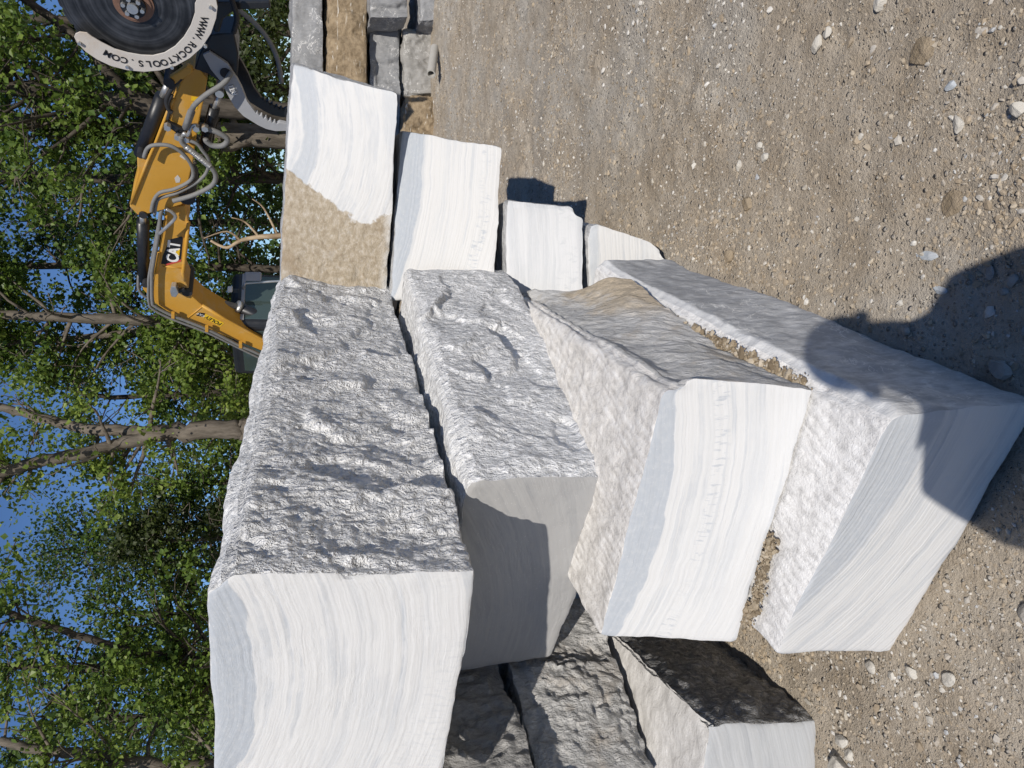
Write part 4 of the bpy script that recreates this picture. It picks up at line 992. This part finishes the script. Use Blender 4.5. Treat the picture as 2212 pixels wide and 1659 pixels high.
# ---------------------------------------------------------------- trees
def m_leaf(name, a, b, c):
    k = N(name); g = k.n('NewGeometry'); col = k.ramp(g.outputs['Random Per Island'], [(0, a), (.55, b), (1, c)])
    tn = k.noise(k.coord(), 1.1, 3, .6); col = k.mix(k.rng(tn, .38, .66), k.mix(.45, col, a), k.mix(.25, col, c))
    bs = k.n('BsdfPrincipled', {'Base Color': col, 'Roughness': .45, 'Specular IOR Level': .35})
    tr = k.n('BsdfTranslucent', {'Color': k.mix(.5, col, (.20, .30, .03))}); mx = k.n('MixShader', {0: .36, 1: bs.outputs[0], 2: tr.outputs[0]})
    k.t.links.new(mx.outputs[0], k.out.inputs[0]); return k.m
LEAF = [m_leaf('maple_leaf', (.036, .074, .013), (.098, .165, .027), (.215, .29, .055)),
        m_leaf('dark_leaf', (.018, .045, .012), (.050, .098, .022), (.130, .190, .040)),
        m_leaf('young_leaf', (.070, .122, .020), (.155, .230, .038), (.27, .335, .070)),
        m_leaf('needle_foliage', (.022, .034, .012), (.050, .068, .024), (.090, .110, .040))]
def m_bark(name, a, b):
    k = N(name); c = k.coord(); n = k.noise(k.mapping(c, (9, 9, 2.2)), 1.0, 6, .65); n2 = k.noise(c, 2.0, 4)
    col = k.mix(k.rng(n, .3, .7), a, b); col = k.mix(k.rng(n2, .55, .75, 0, .5), col, tuple(q*1.35 for q in b))
    return k.done(col, .9, k.bump(n, .8, .03), spec=.15)
BARK = [m_bark('grey_bark', (.075, .064, .050), (.18, .155, .125)), m_bark('dark_bark', (.035, .030, .024), (.10, .085, .068))]
def leaves(C, size, sunward=.5):
    n = len(C); R = np.random.default_rng(n)
    nrm = R.normal(size=(n, 3)); nrm /= np.linalg.norm(nrm, axis=1)[:, None]
    nrm = nrm+np.array([0, -.35, .55])*sunward*2; nrm /= np.linalg.norm(nrm, axis=1)[:, None]
    t = R.normal(size=(n, 3)); t[:, 2] -= .5; t -= (t*nrm).sum(1)[:, None]*nrm; t /= np.linalg.norm(t, axis=1)[:, None]
    b = np.cross(nrm, t); s = (size*R.uniform(.5, 1.4, n))[:, None]; wd = R.uniform(.34, .5, n)[:, None]
    up = nrm*s*.10
    v = np.stack([C-t*s*.5, C+b*s*wd+up-t*s*.08, C+t*s*.5, C-b*s*wd+up-t*s*.08], 1).reshape(-1, 3)
    return v, np.arange(4*n).reshape(n, 4)
def limb(p, d, L, r, rr, n=6, sag=.0, wig=.12):
    pts = [Vector(p)]; d = Vector(d).normalized()
    for k in range(n):
        d = (d+Vector((rr.normal(0, wig), rr.normal(0, wig), rr.normal(0, wig)-sag))).normalized(); pts.append(pts[-1]+d*L/n)
    return pts, [max(.008, r*(1-.85*k/n)) for k in range(n+1)]
def tree(label, trunks, leaf, bark, nleaf, size=.11, zmin=1.6, zmax=10, reach=2.2, nl=26, seed=0, group='trees behind the quarry yard', name='broadleaf_tree', spread=.24, cone=False, per=80):
    """trunks: list of (points, base radius, tip radius); first point of the first trunk stands on the ground"""
    rr = np.random.default_rng(seed+500); base = Vector(trunks[0][0][0]); root = empty(name, base); tag(root, label, 'tree', group)
    VV, QQ, off = [], [], 0
    tips = []
    def add(pts, rad, n):
        nonlocal off
        V, Q = tube_arrays(pts, rad, n, False); VV.extend(V); QQ.extend([tuple(i+off for i in q) for q in Q]); off += len(V)
    lines = []
    for pts, r0, r1 in trunks:
        P = catmull(pts, 6); m = len(P)
        P = [p+Vector((rr.normal(0, r0*.12), rr.normal(0, r0*.12), 0)) if 0 < i < m-1 else p for i, p in enumerate(P)]
        add(P, [r0+(r1-r0)*i/(m-1) for i in range(m)], 9); lines.append((P, r0, r1))
    for q in range(nl):
        P, r0, r1 = lines[rr.integers(len(lines))]
        cand = [i for i, p in enumerate(P) if zmin-.3 < p.z-0 < zmax]
        if not cand: continue
        i = int(rr.choice(cand)); f = i/(len(P)-1); a = rr.uniform(0, 2*math.pi); hz = (P[i].z-zmin)/(zmax-zmin)
        L = reach*rr.uniform(.55, 1.1)*((1.05-hz) if cone else (1-.45*hz))
        d = Vector((math.cos(a), math.sin(a), -.1 if cone else rr.uniform(.15, .9)))
        pts, rad = limb(P[i], d, L, max(.012, (r0+(r1-r0)*f)*.38), rr, 6, .02, .14); add(pts, rad, 5)
        for k in range(2, 7): tips.append(pts[k])
        for e in range(3):
            k = rr.integers(2, 6); d2 = (pts[k]-pts[k-1]).normalized()+Vector(rr.normal(0, .7, 3)); q2, r2 = limb(pts[k], d2, L*.45, rad[k]*.6, rr, 4, .01, .2); add(q2, r2, 4)
            tips += q2[1:]
    for P, r0, r1 in lines: tips += [P[-1], P[-2]]
    T = np.array([t[:] for t in tips]); T = T[(T[:, 2] > zmin-.6)]
    tr = obj_np('trunk', np.array([v[:] for v in VV])-np.array(base[:]), np.array(QQ), [BARK[bark]], parent=root)
    nc = max(4, nleaf//per); cc = T[rr.integers(0, len(T), nc)]+rr.normal(0, .18, (nc, 3))
    C = np.repeat(cc, per, 0)[:nleaf]; rad = np.repeat(rr.uniform(.5, 1.2, nc), per)[:len(C), None]
    C = C+rr.normal(0, 1, C.shape)*np.array([spread, spread, spread*.6])*rad
    v, q = leaves(C, size); obj_np('crown', v-np.array(base[:]), q, [LEAF[leaf]], parent=root, smooth=False)
    return root
def tl(pts, Y, dz=0.0):
    """a stem traced on the upright plane at depth Y, carried down to the ground"""
    P = [at_y(x, y, Y+dz*i) for i, (x, y) in enumerate(pts)]; b = P[0].copy(); b.z = -.05; return [b]+P
tree('stout dark-barked tree with a forked limb reaching up behind the saw blade', [(tl([(560, 238), (327, 232), (160, 205), (0, 184), (-160, 165)], 14.0), .19, .11), ([at_y(335, 230, 14.0), at_y(256, 178, 13.8), at_y(160, 77, 13.6), at_y(48, 0, 13.4), at_y(-60, -60, 13.2)], .10, .05)], 0, 1, 8100, .10, 2.6, 9, 2.6, 34, 1)
tree('stout grey-barked tree behind the bend of the hoses', [(tl([(560, 292), (315, 286), (200, 280), (60, 268), (-160, 250)], 15.0), .24, .13)], 0, 0, 8100, .10, 2.4, 9.5, 2.6, 34, 2)
tree('dark leafy tree behind the yellow stick of the arm', [(tl([(560, 385), (300, 388), (0, 380), (-100, 378)], 18.0), .15, .08)], 1, 1, 9900, .10, 1.8, 10.5, 3.0, 40, 3)
tree('thin dark tree above the lettered part of the boom', [(tl([(560, 580), (300, 577), (0, 572), (-80, 570)], 19.0), .11, .06)], 1, 1, 9000, .10, 1.8, 10.5, 2.8, 38, 4)
tree('straight pale-barked tree rising left of the boom elbow', [(tl([(560, 696), (250, 690), (0, 680), (-100, 676)], 16.5), .13, .08)], 0, 0, 5850, .10, 3.0, 10, 2.2, 28, 5)
tree('slim pale tree slanting left of the straight pale one', [(tl([(560, 690), (400, 702), (208, 726), (0, 744), (-80, 750)], 17.2), .10, .055)], 0, 0, 4050, .10, 3.2, 10, 2.0, 24, 6)
tree('slimmest pale tree leaning away left of the boom elbow', [(tl([(560, 716), (400, 712), (268, 728), (178, 752), (0, 765)], 17.8), .08, .045)], 2, 0, 3600, .10, 3.2, 9, 1.9, 22, 7)
tree('big grey tree forking into two stems above the top block', [(tl([(560, 930), (506, 930), (400, 931), (312, 938)], 14.5), .20, .155), ([at_y(325, 937, 14.5), at_y(250, 930, 14.6), at_y(190, 927, 14.7), at_y(100, 905, 14.9), at_y(0, 880, 15.1), at_y(-80, 860, 15.2)], .12, .06), ([at_y(325, 938, 14.5), at_y(260, 958, 14.4), at_y(200, 975, 14.3), at_y(100, 995, 14.1), at_y(0, 1021, 13.9), at_y(-100, 1050, 13.7)], .13, .085)], 2, 0, 4004, .09, 2.6, 7.0, 1.7, 26, 8)
tree('tree with two dark stems spreading above the white cut face', [(tl([(560, 1424), (446, 1424), (330, 1420)], 15.5), .17, .13), ([at_y(335, 1420, 15.5), at_y(268, 1403, 15.4), at_y(160, 1370, 15.2), at_y(60, 1340, 15.0), at_y(0, 1314, 14.9), at_y(-80, 1290, 14.8)], .085, .04), ([at_y(335, 1421, 15.5), at_y(268, 1433, 15.6), at_y(178, 1445, 15.7), at_y(40, 1440, 15.8), at_y(-60, 1440, 15.9)], .10, .05)], 0, 1, 6531, .10, 2.2, 9, 2.2, 32, 9)
tree('crooked pale tree at the lower picture edge', [(tl([(560, 1660), (464, 1656), (298, 1647), (238, 1635), (150, 1627), (89, 1620), (0, 1600)], 14.2), .13, .07)], 2, 0, 6531, .09, 2.2, 8.5, 2.3, 32, 10)
tree('feathery evergreen with a thin stem between the forked tree and the double-stemmed tree', [(tl([(560, 1160), (450, 1165), (330, 1170), (260, 1172)], 19.5), .07, .03)], 3, 0, 7837, .10, 1.5, 6.6, 2.3, 60, 11, name='evergreen_tree', cone=True, spread=.30)
tree('low leafy tree above the middle of the top block', [(tl([(560, 1040), (420, 1045), (330, 1050)], 21.0), .10, .05)], 0, 1, 6095, .10, 1.5, 5.9, 2.6, 36, 12)
tree('wispy small-leaved tree against the open sky', [(tl([(560, 1230), (400, 1215), (250, 1200), (140, 1185)], 22.5), .10, .03)], 1, 1, 7402, .10, 1.6, 8.6, 2.4, 46, 13, spread=.5, per=16)
tree('dense tree right behind the left end of the top block', [(tl([(560, 1335), (400, 1330), (270, 1325)], 20.0), .13, .06)], 0, 1, 9578, .10, 1.4, 6.8, 2.8, 44, 14)
tree('dense tree near the lower picture edge, behind the crooked pale tree', [(tl([(560, 1560), (300, 1550), (100, 1545)], 19.0), .14, .06)], 1, 1, 10450, .10, 1.4, 8.2, 3.0, 46, 15)
tree('leafy tree filling the gap between forked tree and slim pale trees', [(tl([(560, 850), (400, 852), (180, 856)], 20.0), .12, .05)], 0, 1, 10450, .10, 1.4, 7.6, 2.7, 46, 16)
tree('dark tree at the upper picture edge right of the saw blade', [(tl([(560, 60), (300, 50), (0, 40)], 17.5), .16, .08)], 1, 1, 9578, .10, 1.6, 10, 2.9, 42, 17)
tree('dark evergreen behind the toothed thumb', [(tl([(560, 190), (400, 192), (250, 195)], 16.5), .12, .05)], 3, 1, 10450, .11, 1.4, 6.0, 2.4, 60, 18, name='evergreen_tree', cone=True, spread=.32)
tree('dark leafy tree behind the stick pivot', [(tl([(560, 480), (300, 482), (60, 485)], 21.5), .13, .06)], 1, 1, 10450, .11, 1.4, 9.5, 3.2, 44, 19)
tree('sunlit small tree low behind the cab', [(tl([(560, 780), (470, 782), (400, 784)], 17.0), .07, .03)], 2, 0, 5225, .10, 1.4, 4.6, 1.9, 36, 20)
# the wood beyond, which reads as one mass
def forest():
    rr = np.random.default_rng(9); cl = []
    for k in range(280):
        x = rr.uniform(-26, 34); y = rr.uniform(27, 40); top = (5.0 if x < 4 and x > -10 else 9.5)*rr.uniform(.6, 1.0); z = rr.uniform(.2, 1)**.8*top
        cl.append((x, y, z, rr.uniform(.8, 1.7)))
    cl = np.array(cl); n = 150; C = np.repeat(cl[:, :3], n, 0)+rr.normal(0, .75, (len(cl)*n, 3))*np.repeat(cl[:, 3], n)[:, None]
    C = C[C[:, 2] > .1]; v, q = leaves(C, .26)
    tag(obj_np('distant_wood', v, q, [LEAF[1]], smooth=False), 'dark green wood closing the view behind the nearer trees', 'wood', kind='stuff')
forest()
def dead_branch():
    pts = catmull([at_y(x, y, 13.6) for x, y in ((640, 505), (600, 510), (560, 512), (520, 520), (490, 535), (455, 520))], 5)
    bm = bm_tube(pts, [.05*(1-.8*i/(len(pts)-1))+.01 for i in range(len(pts))], 7)
    for a, b, c in (((560, 512), (530, 480), (500, 470)), ((520, 520), (490, 500), (440, 515)), ((600, 508), (570, 450), (545, 430))):
        q = bm_tube(catmull([at_y(*a, 13.6), at_y(*b, 13.5), at_y(*c, 13.4)], 4), [.025, .022, .02, .018, .016, .014, .012, .01, .008], 5)
        me = bpy.data.meshes.new('t'); q.to_mesh(me); q.free(); bm.from_mesh(me); bpy.data.meshes.remove(me)
    o = obj_bm('dead_branch', bm, m_bark('broken_wood', (.22, .15, .09), (.46, .36, .24)), smooth=True)
    tag(o, 'splintered pale brown branch standing behind the boom', 'branch')
dead_branch()
